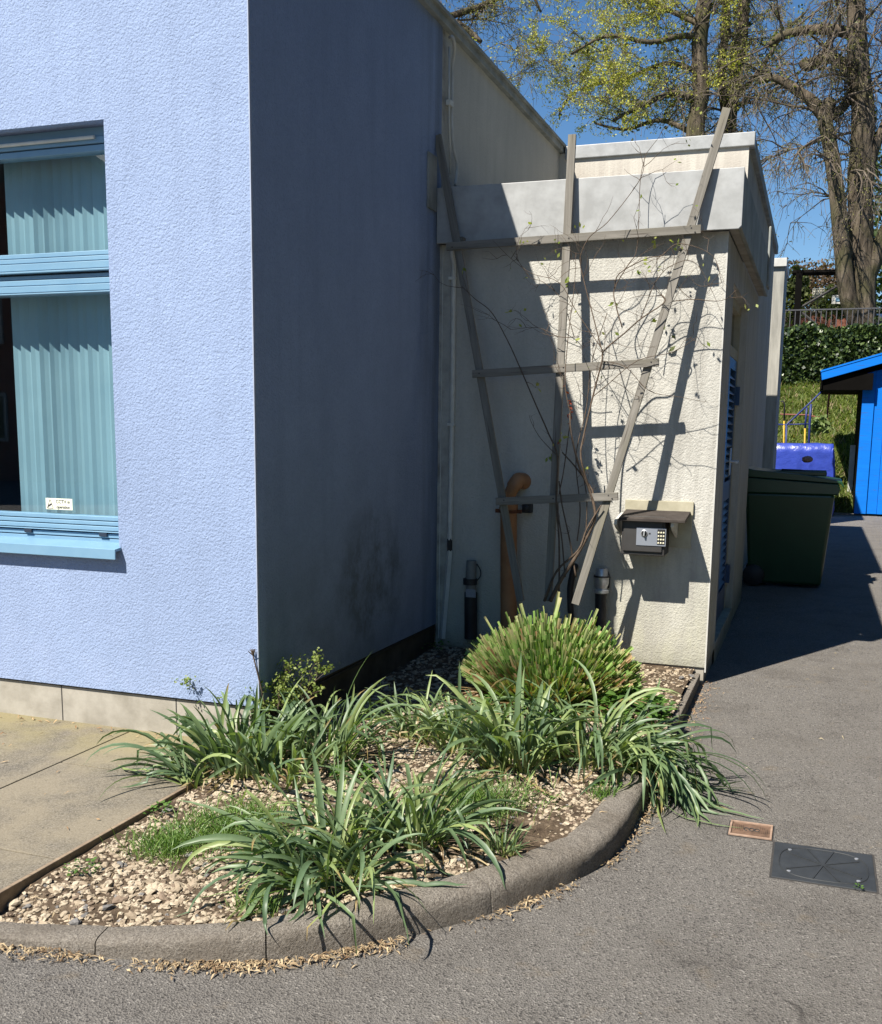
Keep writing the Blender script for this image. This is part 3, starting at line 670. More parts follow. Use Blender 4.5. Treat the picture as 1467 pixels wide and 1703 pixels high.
# ------------------------------------------------------------------ safe under its canopy
SF = thing('key_safe', at(1085, 900, Y=YS-.12), 'charcoal electronic safe with dial and keypad under a small canopy', 'safe')
bx0, bx1, bz0, bz1 = -1.05, -.815, .80, 1.03
fy = YS-.235
sb = MB(); sb.box(bx0, bx1+.02, fy+.012, YS-.03, bz0, bz1); sb.build('body', M['safe'], SF, bevel=.006)
q = MB(); q.box(bx0+.012, bx1+.006, fy, fy+.0115, bz0+.022, bz1-.012); DRr = q.build('door', M['safe'], SF, bevel=.005)
a, b = at(1059, 877, Y=fy-.003), at(1107, 909, Y=fy-.003)
px0, px1, pz1, pz0 = a.x, b.x, a.z, b.z
q = MB(); q.box(px0, px1, fy-.004, fy-.0005, pz0, pz1); q.build('face_plate', M['plate'], SF, bevel=.001)
dc = at(1071.5, 887, Y=fy-.008)
q = MB(); q.lathe((dc.x, fy-.004, dc.z), [(.021, 0), (.021, -.004), (.018, -.006)], 24, 'y'); DL = q.build('dial', M['steel'], SF, smooth='auto')
q = MB(); q.lathe((dc.x, fy-.0105, dc.z), [(.0165, 0), (.0165, -.001)], 24, 'y'); q.build('dial_face', M['black'], DL)
q = MB(); q.prism([(dc.x-.004, dc.z-.014), (dc.x+.004, dc.z-.015), (dc.x+.006, dc.z+.014), (dc.x-.002, dc.z+.015)], 'y', fy-.026, fy-.0112); q.build('knob', M['steel'], DL, bevel=.001)
kx0, kx1 = px1-.050, px1-.006; kz1, kz0 = pz1-.006, pz0+.010
q = MB(); q.box(kx0, kx1, fy-.006, fy-.0038, kz0, kz1); KP = q.build('keypad', M['black'], SF)
for i in range(3):
    for j in range(4):
        cxk = kx0+(i+.5)*(kx1-kx0)/3; czk = kz0+(j+.45)*(kz1-kz0-.008)/4
        q = MB(); q.lathe((cxk, fy-.006, czk), [(.0055, 0), (.005, -.003), (.003, -.004)], 12, 'y'); q.build('button', M['key'], KP, smooth='auto')
q = MB(); q.lathe((dc.x+.032, fy-.004, dc.z), [(.005, 0), (.005, -.002)], 12, 'y'); q.build('keyhole', M['black'], SF)
CN = thing('safe_canopy', at(1090, 850, Y=YS-.1), 'dark felted shelf canopy on cream boards above the wall safe', 'canopy')
a, b = at(1040, 831, Y=YS-.02), at(1150, 912, Y=YS-.02)
q = MB(); q.box(a.x, b.x, YS-.020, YS-.001, at(1045, 853, Y=YS-.02).z, a.z); q.box(-.83, b.x-.006, YS-.0185, YS-.001, b.z, at(1045, 853, Y=YS-.02).z); q.build('back_board', M['creamboard'], CN, bevel=.002)
zc = at(1140, 856, Y=YS-.02).z
q = MB(); cy0 = YS-.27; q.prism([(YS-.02, zc+.02), (cy0, zc-.012), (cy0, zc-.030), (YS-.02, zc+.002)], 'x', at(1029, 858, Y=cy0).x, at(1140, 868, Y=cy0).x); q.build('top_board', M['felt'], CN, bevel=.003)
for xx in (-1.085, -.755):
    q = MB(); q.prism([(YS-.02, zc), (cy0+.03, zc-.029), (cy0+.03, zc-.055), (cy0+.06, zc-.075), (YS-.02, zc-.14)], 'x', xx-.009, xx+.009); q.build('bracket', M['whitepaint'], CN, bevel=.002)

# ------------------------------------------------------------------ wheelie bin
BN = thing('wheelie_bin', (-.2, 10.9, 0), 'large dark green wheelie bin standing in shade past the store', 'bin')
yb0, yb1 = 10.62, 11.20
q = MB(); n0 = len(q.v)
q.v += [(-.55, yb0+.07, .03), (.135, yb0+.07, .03), (.135, yb1-.07, .03), (-.55, yb1-.07, .03), (-.62, yb0, .93), (.205, yb0, .93), (.205, yb1, .93), (-.62, yb1, .93)]
q.f += [(0,3,2,1),(4,5,6,7),(0,1,5,4),(1,2,6,5),(2,3,7,6),(3,0,4,7)]; q.build('body', M['bin'], BN, bevel=.03, segs=3)
q = MB(); q.prism([(-.66, .925), (.235, .925), (.250, .985), (.235, 1.035), (-.66, 1.08)], 'y', yb0-.02, yb1+.02); q.build('rim', M['bin'], BN, bevel=.012)
q = MB(); q.prism([(-.675, 1.085), (.245, 1.038), (.275, 1.005), (.285, 1.005), (.26, 1.060), (-.1, 1.115), (-.55, 1.150), (-.66, 1.175)], 'y', yb0-.035, yb1+.035); LID = q.build('lid', M['bin'], BN, bevel=.012)
for yy in (yb0+.08, yb1-.11): q = MB(); q.box(-.45, .12, yy, yy+.03, 1.10, 1.142); q.build('lid_rib', M['bin'], LID, bevel=.008)
q = MB(); q.tube([(-.69, yb0+.03, 1.13), (-.69, yb1-.03, 1.13)], .016, 10); q.build('handle', M['bin'], BN, smooth='auto')
for yy in (yb0-.01, yb1-.05): q = MB(); q.lathe((-.50, yy, .11), [(.09, 0), (.105, .01), (.105, .05), (.09, .06)], 24, 'y'); q.build('wheel', M['black'], BN, smooth='auto')
p = at(1343, 763, Y=10.95)
import math as _m
def blob(c, rx, ry, rz, seed, sub=2, amp=.15):
    import bmesh
    bm = bmesh.new(); bmesh.ops.create_icosphere(bm, subdivisions=sub, radius=1); m = MB()
    for v in bm.verts:
        k = 1+amp*noise.noise(v.co*1.3+Vector((seed, 0, 0))); m.v.append((c[0]+v.co.x*rx*k, c[1]+v.co.y*ry*k, c[2]+v.co.z*rz*k))
    for f in bm.faces: m.f.append(tuple(v.index for v in f.verts))
    bm.free(); return m
tag(blob((p.x, 10.95, p.z-.005), .055, .05, .035, 3).build('round_stone', M['pinkstone'], loc=(p.x, 10.95, p.z-.03), smooth=True), 'round pinkish stone resting on top of the green bin lid', 'stone')
m = MB(); m.tube([(-.3, 10.8, 1.145), (-.12, 10.82, 1.135), (.0, 10.86, 1.128)], [.014, .02, .012], 8); tag(m.build('black_strap', M['black'], loc=(-.2, 10.8, 1.13), smooth=True), 'black strap lying on the green bin lid', 'strap')

# ------------------------------------------------------------------ blue timber shed
BS = thing('blue_timber_shed', (1.6, 20.3, 0), 'bright blue boarded timber shed with a sloping overhanging roof', 'shed')
Yw = 20.3
def b_(x, y, Y=Yw): return at(x, y, Y=Y)
sxl = b_(1420, 855).x
zl = b_(1432, 622).z; sl = .27
def rz_(x): return zl+(x-sxl)*sl
q = MB(); bx = sxl; k = 0
while bx < 4.2:
    wd = .175 if k else .20
    q.prism([(bx, .04), (bx+wd, .04), (bx+wd, rz_(bx+wd)), (bx, rz_(bx))], 'y', Yw-(.035 if k % 2 == 0 else 0), Yw+.02); bx += wd+.004; k += 1
q.build('front_boards', M['shedblue'], BS, bevel=.003)
q = MB(); q.box(sxl+.02, 4.1, Yw+.03, Yw+.05, .04, rz_(sxl)); q.build('backing', M['doorblue'], BS)
q = MB(); q.box(sxl, sxl+.02, Yw+.025, 22.8, .04, zl-.02); q.build('side_wall', M['black_wood_shade'], BS)  # near black colour stands in for the shaded side opening
rt = b_(1366, 616, Yw-.25); x0 = rt.x
def rzz(x): return rt.z+(x-x0)*.30
q = MB(); q.prism([(x0, rzz(x0)-.02), (4.4, rzz(4.4)-.02), (4.4, rzz(4.4)-.21), (x0+.02, rzz(x0)-.17)], 'y', Yw-.27, Yw-.245); q.build('barge_board', M['shedblue'], BS, bevel=.003)
q = MB(); q.prism([(x0-.01, rzz(x0)), (4.45, rzz(4.45)), (4.45, rzz(4.45)-.03), (x0-.01, rzz(x0)-.03)], 'y', Yw-.28, 23.0); q.build('roof', M['shedblue'], BS)
q = MB(); q.box(x0+.0, x0+.03, Yw-.24, 23.0, rzz(x0)-.32, rzz(x0)-.035); 
for yy in (20.6, 21.2, 21.8, 22.4): q.prism([(x0+.03, rzz(x0)-.06), (4.2, rzz(4.2)-.06), (4.2, rzz(4.2)-.2), (x0+.03, rzz(x0)-.24)], 'y', yy, yy+.06)
q.build('rafters', M['black_wood_shade'], BS)  # coloured black to carry the shade of the roof's underside
q = MB(); q.box(x0+.035, sxl+.15, Yw-.2, 22.9, b_(1368, 649).z, rzz(x0)-.05); q.build('eave_shade_box', M['black_wood_shade'], BS)  # black box drawn in for the shade below the roof overhang
q = MB(); q.box(sxl-.10, sxl-.01, 21.6, 21.7, 0, 1.25); q.build('post', M['whitepaint'], BS)

# ------------------------------------------------------------------ tarp covered heap
q = MB(); nx_, ny_ = 34, 14; xa, xb = -1.5, .30; ya, yb_ = 19.95, 20.7
zt = at(1340, 738, Y=19.95).z
grid = []
for j in range(ny_+8):
    for i in range(nx_+5):
        u = (i)/(nx_); v = (j-8)/ny_
        x = xa+(xb-xa)*min(u, 1); fold = .055*math.sin(i*.85+math.sin(i*.5)*2.2)
        if v < 0: y = ya-.04*(-v)*2+fold*(-v)*1.6; z = zt+v*1.9*(zt/1.06)
        else: y = ya+(yb_-ya)*v; z = zt+.02*noise.noise(Vector((x*3, y*3, 0)))
        if u > 1: x = xb+.10*(u-1)*6+.02*math.sin(j*1.3); z -= (u-1)*zt*5.5
        q.v.append((x, y, max(z, .02)))
W_ = nx_+5
for j in range(ny_+7):
    for i in range(W_-1): q.f.append((j*W_+i, j*W_+i+1, (j+1)*W_+i+1, (j+1)*W_+i))
tag(q.build('tarpaulin', M['tarp'], loc=(-.4, 20.2, 0), smooth=True), 'shiny blue tarpaulin draped over a low heap behind the green bin', 'tarpaulin')

# ------------------------------------------------------------------ bank, hedge, railings
def bankz(x, y):
    if y < 20.9: return -.02
    t = (y-20.9)
    if t < 5.6: return .02+2.68*(t/5.6)+.06*noise.noise(Vector((x*.8, y*.8, 0)))
    return 2.72+min(t-5.6, 60)*.035
bk = MB(); xs = [-60+i*1.5 for i in range(28)]+[-18+i*.4 for i in range(90)]+[18+i*1.5 for i in range(30)]; ysb = [20.7+i*.2 for i in range(30)]+[27+i*2 for i in range(14)]+[60, 80, 120, 180]
for y in ysb:
    for x in xs: bk.v.append((x, y, bankz(x, y)))
W_ = len(xs)
for j in range(len(ysb)-1):
    for i in range(W_-1): bk.f.append((j*W_+i, j*W_+i+1, (j+1)*W_+i+1, (j+1)*W_+i))
tag(bk.build('grass_bank', M['bank'], smooth=True), kind='structure')
def lerp3(a, b, t): return tuple(a[i]+(b[i]-a[i])*t for i in range(3))
gr = MB(); rnd = random.Random(5)
for _ in range(15000):
    x = rnd.uniform(-1.6, 2.2); y = rnd.uniform(20.9, 26.4); z = bankz(x, y)
    h = rnd.uniform(.05, .16); a = rnd.uniform(0, 6.28); wv = .012; dx_, dy_ = math.cos(a), math.sin(a); tx, ty_ = rnd.gauss(0, .06), rnd.gauss(0, .06)
    if rnd.random() < .25: wv = .03; h *= .6
    c = lerp3((.05, .085, .012), (.20, .24, .05), rnd.random()) if rnd.random() < .85 else (.28, .22, .12)
    gr.quad((x-dx_*wv, y-dy_*wv, z), (x+dx_*wv, y+dy_*wv, z), (x+tx+dx_*wv*.3, y+ty_+dy_*wv*.3, z+h), (x+tx-dx_*wv*.3, y+ty_-dy_*wv*.3, z+h), c)
tag(gr.build('bank_grass', M['foliage']), 'rough sunlit grass and weeds on the bank', 'grass', kind='stuff')
def leafquad(m, p, size, rnd, c, asp=.65):
    a = Vector((rnd.gauss(0, 1), rnd.gauss(0, 1), rnd.gauss(0, 1))).normalized(); b = a.cross(Vector((rnd.gauss(0, 1), rnd.gauss(0, 1), rnd.gauss(0, 1)))).normalized()
    m.quad(p-a*size, p+b*size*asp, p+a*size, p-b*size*asp, c)
HD = thing('ivy_hedge', (0, 26.3, 2.6), 'dense dark ivy hedge along the top of the grass bank', 'hedge')
hz1 = at(1340, 548, Y=26.3).z
q = MB(); q.box(-6, 6, 26.35, 27.0, 2.4, hz1-.12); q.build('inner_growth', simple('hedge_dark', (.012, .02, .008), (.02, .03, .01), 9, .9), HD)
q = MB(); rnd = random.Random(9)
for _ in range(16000):
    x = rnd.uniform(-2.4, 2.9); 
    if rnd.random() < .8: y = 26.3+rnd.uniform(-.10, .08)+.12*noise.noise(Vector((x*2, 0, 5))); z = rnd.uniform(2.45, hz1)
    else: y = 26.3+rnd.uniform(-.05, .6); z = hz1+rnd.uniform(-.14, .10)
    z += .1*noise.noise(Vector((x*1.5, 9, 2)))
    c = lerp3((.014, .030, .008), (.11, .16, .045), rnd.random()**1.9)
    leafquad(q, Vector((x, y, z)), rnd.uniform(.035, .06), rnd, c, .8)
q.build('leaves', tinted('ivy_leaf', .38, .45, .12), HD)
# railings
yr = 27.3
RL = thing('metal_railings', (0, yr, 2.7), 'grey vertical bar railings above the ivy hedge', 'railing')
zt_ = at(1350, 514, Y=yr).z
q = MB(); q.box(-4, 5, yr-.02, yr+.02, zt_-.03, zt_); q.build('top_rail', M['railing'], RL)
q = MB()
x = -2.2
while x < 3.2: q.box(x-.009, x+.009, yr-.009, yr+.009, 2.75, zt_-.03); x += .118
tag(q.build('bars', M['railing'], RL), kind='stuff')
# dark post frame with braces
yf = 28.4
FR = thing('dark_post_frame', at(1325, 540, Y=yf), 'dark square goal-like frame with diagonal braces behind the railings', 'frame')
def fz(x, y): return at(x, y, Y=yf)
q = MB(); p = fz(1330, 450); q.box(p.x-.08, p.x+.08, yf-.1, yf+.1, 2.8, p.z); q.build('post', M['black_wood_shade'], FR)
q = MB(); q.tube([fz(1318, 454), fz(1440, 452)], .075, 6); q.build('top_beam', M['black_wood_shade'], FR)
q = MB(); q.tube([fz(1334, 510), fz(1398, 473)], .035, 6); q.tube([fz(1334, 520), fz(1378, 556)], .035, 6); q.build('brace', M['darkgap'], FR)
for (x, y, s1, lab, mt) in ((1361, 487, 0, 'cream gridded panel hung in the dark frame', 'creamboard'), (1393, 498, 1, 'small pale blue panel hung left of the big trunk', 'whitepaint')):
    p = at(x, y, Y=30.0); PN = thing('hanging_panel', p, lab, 'panel'); q = MB(); q.box(p.x-.14, p.x+.14, 29.98, 30.02, p.z-.11, p.z+.11); q.build('board', M[mt], PN)
    if not s1:
        q = MB()
        for i in range(6): q.box(p.x-.14+i*.056-.005, p.x-.14+i*.056+.005, 29.965, 29.978, p.z-.11, p.z+.11)
        for i in range(4): q.box(p.x-.14, p.x+.14, 29.96, 29.964, p.z-.11+i*.073-.005, p.z-.11+i*.073+.005)
        q.build('grid', M['conduit'], PN)
    else:
        q = MB(); q.box(p.x-.05, p.x+.05, 29.965, 29.978, p.z-.05, p.z+.04); q.build('picture', M['frame'], PN)
    q = MB(); q.box(p.x-.01, p.x+.01, 30.03, 30.05, 2.9, p.z+.12); q.build('pole', M['darkgap'], PN)
# house roof and brick wall beyond, white car
HS = thing('brick_wall', (0, 36, 3), 'low red brick wall seen between the railings', 'wall')
q = MB(); a, b = at(1318, 521, Y=36), at(1425, 542, Y=36); q.box(a.x-2, b.x+4, 36, 36.3, b.z-.3, a.z); q.build('masonry', M['brick'], HS); q = MB(); q.box(a.x-2, b.x+4, 35.95, 36.35, a.z, a.z+.06); q.build('coping', M['concrete'], HS)
CA = thing('white_car', at(1395, 560, Y=32), 'white car parked behind the hedge, only its roof showing', 'car')
a, b = at(1378, 556, Y=31), at(1425, 528, Y=31)
zc0, zc1 = a.z, b.z; xa_, = (a.x,)
q = MB(); q.prism([(xa_-.9, 2.6), (xa_+3.3, 2.6), (xa_+3.3, zc0-.25), (xa_+2.9, zc0-.05), (xa_+2.4, zc1), (xa_+.9, zc1+.03), (xa_+.2, zc0-.02), (xa_-.85, zc0-.25)], 'y', 30.3, 32.0); q.build('body', M['carwhite'], CA, bevel=.08, segs=3)
q = MB(); q.prism([(xa_+.4, zc0-.02), (xa_+2.5, zc0-.02), (xa_+2.2, zc1-.08), (xa_+.95, zc1-.08)], 'y', 30.27, 30.3); q.build('side_window', M['carglass'], CA)
for xx in (xa_, xa_+2.5):
    q = MB(); q.lathe((xx, 30.28, 3.05), [(.2, 0), (.32, .02), (.32, .2), (.2, .22)], 20, 'y'); q.build('wheel', M['black'], CA)
# handrails on the bank
HR = thing('blue_handrail', at(1320, 735, Y=19.6), 'blue tubular handrail with yellow posts at the foot of the bank', 'handrail')
yh = 20.85
def hh(x, y, Y=yh): return at(x, y, Y=Y)
q = MB(); q.tube([hh(1290, 706), hh(1309, 706), hh(1342, 675), hh(1370, 648)], .016, 8); q.tube([hh(1309, 706), hh(1347, 705)], .012, 8); q.build('rail', M['navy'], HR, smooth=True)
q = MB(); q.tube([hh(1308, 706), hh(1307, 790)], .018, 8); q.build('post', M['navy'], HR, smooth=True)
q = MB(); q.tube([hh(1349, 672), hh(1347, 700), hh(1343, 790)], .022, 8); q.build('post', M['navy'], HR, smooth=True)
q = MB(); q.tube([hh(1342, 678), hh(1339, 712)], .018, 8); q.build('post', M['navy'], HR, smooth=True)
for (a, b, c, d) in ((1304, 700, 1303, 790), (1339, 712, 1337, 790), (1346, 722, 1345, 790)):
    q = MB(); q.tube([hh(a, b), hh(c, d)], .015, 8); q.build('yellow_post', M['yellow'], HR, smooth=True)
q = MB(); q.tube([hh(1304, 700), hh(1305, 672), hh(1302, 667), hh(1298, 668)], .014, 8); q.build('hooked_rod', M['black'], HR, smooth=True)
RR = thing('red_rail', at(1376, 700, Y=22), 'thin red rail and post part way up the grass bank', 'rail')
q = MB(); q.tube([at(1298, 689, Y=22), at(1340, 690, Y=22), at(1378, 697, Y=22)], .016, 6); q.build('rail', M['red'], RR); q = MB(); q.tube([at(1375, 700, Y=22), at(1380, 645, Y=22)], .02, 6); q.build('post', M['red'], RR)

# ------------------------------------------------------------------ covers in the asphalt
def quadpx(pts, z): return [at(x, y, Z=z) for x, y in pts]
MC = thing('inspection_cover', at(1370, 1440, Z=0), 'large black rectangular inspection cover with a star of grooves in asphalt', 'manhole cover')
P = quadpx([(1291, 1403), (1453, 1421), (1455, 1484), (1284, 1461)], 0)
cxx = sum(p.x for p in P)/4; cyy = sum(p.y for p in P)/4
x0, x1, y0, y1 = -.05, .292, 3.618, 3.945
q = MB(); q.box(x0, x1, y0, y1, -.02, .004); q.build('plate', M['castiron'], MC, bevel=.002)
q = MB(); q.box(x0-.007, x1+.007, y0-.007, y1+.007, -.02, .0018); q.build('dirt_joint', M['darkgap'], MC)
q = MB(); cxx, cyy = (x0+x1)/2, (y0+y1)/2
def bar(m, xa, ya, xb, yb, wd, z0, z1):
    a, b = Vector((xa, ya, 0)), Vector((xb, yb, 0)); d = (b-a).normalized(); n = Vector((-d.y, d.x, 0))*wd/2
    m.prism([(p.x, p.y) for p in (a+n, a-n, b-n, b+n)], 'z', z0, z1)
for k, an in enumerate((32, 75, 112, 150)):
    c, s = math.cos(R(an)), math.sin(R(an)); L = .145 if k in (0, 3) else .14
    bar(q, cxx-c*L, cyy-s*L, cxx+c*L, cyy+s*L, .007, .001, .0068+.0002*k)
ring = [(cxx+.150*math.copysign(abs(math.cos(t))**.7, math.cos(t)), cyy+.140*math.copysign(abs(math.sin(t))**.7, math.sin(t)), .0045) for t in [2*math.pi*i/48 for i in range(49)]]
q.tube(ring, .0028, 6, False); q.build('raised_ribs', simple('worn_cover', (.030, .033, .036), None, 20, .6), MC)
for (u, v) in ((-.115, .10), (.115, .10), (-.115, -.10), (.115, -.10)): q = MB(); q.lathe((cxx+u, cyy+v, .004), [(.007, 0), (.007, .003), (.004, .004)], 12); q.build('bolt', M['steel'], MC)
DC = thing('clay_drain_cover', at(1250, 1382, Z=0), 'small terracotta coloured rectangular stopcock cover in asphalt', 'drain cover')
x0, x1, y0, y1 = -.222, -.062, 3.955, 4.105
q = MB(); q.box(x0, x1, y0, y1, -.02, .0022); q.build('plate', M['clay'], DC)
q = MB(); q.box(x0-.006, x1+.006, y0-.006, y1+.006, -.02, .0012); q.build('dirt_joint', M['darkgap'], DC)
q = MB(); 
for (a, b, c, d) in ((x0, x1, y0, y0+.008), (x0, x1, y1-.008, y1), (x0, x0+.008, y0+.008, y1-.008), (x1-.008, x1, y0+.008, y1-.008)): q.box(a, b, c, d, -.01, .008)
q.build('frame', simple('clay_rim', (.34, .235, .17), (.21, .14, .10), 30, .85), DC, bevel=.001)
q = MB()
for k in range(5): q.box(x0+.018+k*.007, x0+.0215+k*.007, y0+.055, y1-.03, .002, .005); q.box(x1-.0215-k*.007, x1-.018-k*.007, y0+.055, y1-.03, .002, .005)
q.build('ribs', M['clay'], DC)
for k, cx in enumerate((-.017, .003, .023)):
    q = MB(); q.tube([(-.142+cx+.009*math.cos(t), 4.035+.014*math.sin(t), .0035) for t in [2*math.pi*i/14*(.8 if k == 0 else 1) for i in range(15)]], .0022, 5); q.build('raised_mark', M['darkgap'], DC)

# ------------------------------------------------------------------ gravel and litter
import bmesh
bm = bmesh.new(); bmesh.ops.create_icosphere(bm, subdivisions=2, radius=1); ico_v = [v.co.copy() for v in bm.verts]; ico_f = [tuple(v.index for v in f.verts) for f in bm.faces]; bm.free()
variants = []
for k in range(12):
    sx, sy_, sz = random.uniform(.8, 1.25), random.uniform(.7, 1.0), random.uniform(.45, .7)
    vs_ = []
    for v in ico_v:
        kf = 1+.75*noise.noise(v*1.1+Vector((k*7.3, 0, 0)))+.30*noise.noise(v*2.7+Vector((0, k*3.1, 0)))
        vs_.append(Vector((v.x*sx*kf, v.y*sy_*kf, v.z*sz*kf)))
    variants.append(vs_)
gv = MB(); rnd = random.Random(21); cnt = 0
def bare(x, y):
    n = noise.noise(Vector((x*1.7, y*1.7, 8)))
    d1 = math.hypot((x+.95)/.30, (y-3.45)/.32)    # bare soil patch right of the tufts
    d2 = 1+0*math.hypot((x+2.1)/.28, (y-2.45)/.22)
    return max(0, 1-d1)*1.6+max(0, 1-d2)*1.2+max(0, n-.25)*1.0
while cnt < 17000:
    x = rnd.uniform(XC+.02, -.6); y = 2.35+4.0*rnd.random()**1.25
    if not inside(x, y): continue
    if rnd.random() < bare(x, y) or noise.noise(Vector((x*7, y*7, 2)))+rnd.gauss(0, .2) > .38: continue
    if y > 5.2 and rnd.random() < .45: continue
    cnt += 1; vs_ = rnd.choice(variants); s = rnd.lognormvariate(math.log(.0072), .40); s = min(s, .0175)
    a = rnd.uniform(0, 6.28); ca, sa = math.cos(a), math.sin(a); tl = rnd.gauss(0, .25)
    z0 = bedz(x, y)+s*rnd.uniform(-.35, .4)
    u = rnd.random()
    c = lerp3((.26, .205, .145), (.46, .39, .29), rnd.random()) if u < .82 else (lerp3((.12, .09, .065), (.22, .165, .12), rnd.random()) if u < .95 else lerp3((.13, .125, .12), (.22, .21, .20), rnd.random()))
    n0 = len(gv.v)
    for v in vs_:
        X_, Y_, Z_ = v.x*ca-v.y*sa, v.x*sa+v.y*ca, v.z+v.x*tl*.5; gv.v.append((x+X_*s, y+Y_*s, z0+Z_*s))
    gv.c += [c]*len(vs_); gv.f += [(n0+a_, n0+b_, n0+c_) for a_, b_, c_ in ico_f]
tag(gv.build('gravel', M['stone'], smooth=False), 'cream limestone gravel covering the planting bed', 'gravel', kind='stuff')
lt = MB(); rnd = random.Random(4)
def flake(x, y, z, L, wd, c):
    a = rnd.uniform(0, 6.28); d = Vector((math.cos(a), math.sin(a), rnd.gauss(0, .12))); n = Vector((-math.sin(a), math.cos(a), rnd.gauss(0, .3)))
    p = Vector((x, y, z)); b = Vector((0, 0, rnd.uniform(0, .3)*L))
    m0 = len(lt.v)
    for q_, wq in ((-1, .3), (0, 1), (1, .2)):
        o = b if q_ == 0 else Vector((0, 0, 0)); lt.v += [tuple(p+d*q_*L/2+n*wd/2*wq+o), tuple(p+d*q_*L/2-n*wd/2*wq+o)]; lt.c += [c, c]
    lt.f += [(m0, m0+1, m0+3, m0+2), (m0+2, m0+3, m0+5, m0+4)]
for _ in range(4200):   # drift along the kerb foot
    i = rnd.randrange(0, len(oc)); w_ = 1 if oc[i].x < -1.1 else .35
    if rnd.random() > w_*max(.08, .5+1.5*noise.noise(Vector((i*.09, 3, 1)))): continue
    nn_ = side(i); d = abs(rnd.gauss(0, .030)); p = oc[i]-nn_*(d+.004)+Vector((nn_.y, -nn_.x, 0))*rnd.uniform(-.02, .02)
    flake(p.x, p.y, rnd.uniform(.003, .012), rnd.uniform(.008, .035), rnd.uniform(.002, .007), lerp3((.13, .08, .045), (.46, .36, .22), rnd.random()))
for _ in range(900):    # bits in the bed
    x = rnd.uniform(XC+.03, -.62); y = rnd.uniform(2.4, 6.3)
    if inside(x, y): flake(x, y, bedz(x, y)+.014, rnd.uniform(.01, .05), rnd.uniform(.002, .006), lerp3((.16, .10, .06), (.50, .40, .25), rnd.random()))
for _ in range(420):    # foot of the edging and asphalt corner
    x = -.57+abs(rnd.gauss(0, .05)); y = rnd.uniform(4.3, 6.4); flake(x, y, .006, rnd.uniform(.01, .035), rnd.uniform(.002, .006), lerp3((.25, .14, .08), (.5, .36, .2), rnd.random()))
for _ in range(110):
    x = rnd.uniform(-2.2, 1.0); y = rnd.uniform(1.6, 9.0)
    if gz(x, y) == 0: flake(x, y, .005, rnd.uniform(.008, .04), rnd.uniform(.002, .005), lerp3((.4, .28, .12), (.65, .55, .35), rnd.random()))
for _ in range(90):
    x = rnd.uniform(-4.2, -2.35); y = rnd.choice([rnd.uniform(2.5, 4.0), 4.0-abs(rnd.gauss(0, .04))]); flake(x, y, PZ+.006, rnd.uniform(.01, .05), rnd.uniform(.003, .008), lerp3((.22, .11, .05), (.5, .36, .2), rnd.random()))
tag(lt.build('dry_litter', M['chip']), 'dry leaf and wood chip litter drifted along the kerb foot', 'litter', kind='stuff')

# ------------------------------------------------------------------ strap leaved plants
def strap(m, p0, az, el, L, wd, droop, c, rnd, kink=None, cut=False, segs=10, twist=0, tipc=None, zfun=gz):
    p = Vector(p0); ds = L/segs; pts = []; dirs = []
    a = az; e_ = el
    for i in range(segs+1):
        pts.append(p.copy()); d = Vector((math.cos(a)*math.cos(e_), math.sin(a)*math.cos(e_), math.sin(e_))); dirs.append(d)
        t = i/segs; e_ -= droop*ds*(.5+1.6*t)
        if kink and abs(t-kink[0]) < .5/segs: e_ -= kink[1]
        e_ = max(e_, -1.45); a += twist*ds
        np_ = p+d*ds; zz_ = zfun(np_.x, np_.y)+.006+.01*rnd.random()
        if np_.z < zz_:
            np_.z = zz_; e_ = max(e_, -.15)
        p = np_
    n0 = len(m.v); roll = rnd.gauss(0, .55)
    for i, (q, d) in enumerate(zip(pts, dirs)):
        t = i/segs; ww = wd*(.75+.5*t if t < .4 else .95)*(1 if cut else min(1, (1-t)*3.2)**.7)
        if i == segs and not cut: ww = .0008
        sd_ = Vector((-math.sin(a), math.cos(a), 0)); sd_ = (sd_*math.cos(roll+t*.5*roll)+d.cross(sd_)*math.sin(roll+t*.5*roll)).normalized()
        nn = d.cross(sd_).normalized()
        if nn.z < 0: nn = -nn
        k = 1.0+.25*(t-.4)
        cc = tuple(v*k for v in c)
        if t < .18: cc = lerp3((.30, .36, .12), cc, t/.18)
        if tipc and t > .88: cc = tipc
        m.v += [tuple(q-sd_*ww/2+nn*ww*.18), tuple(q), tuple(q+sd_*ww/2+nn*ww*.18)]; m.c += [cc]*3
    for i in range(segs):
        k = n0+i*3; m.f += [(k, k+1, k+4, k+3), (k+1, k+2, k+5, k+4)]
G1, G2, G3 = (.070, .120, .062), (.145, .21, .095), (.25, .31, .11)
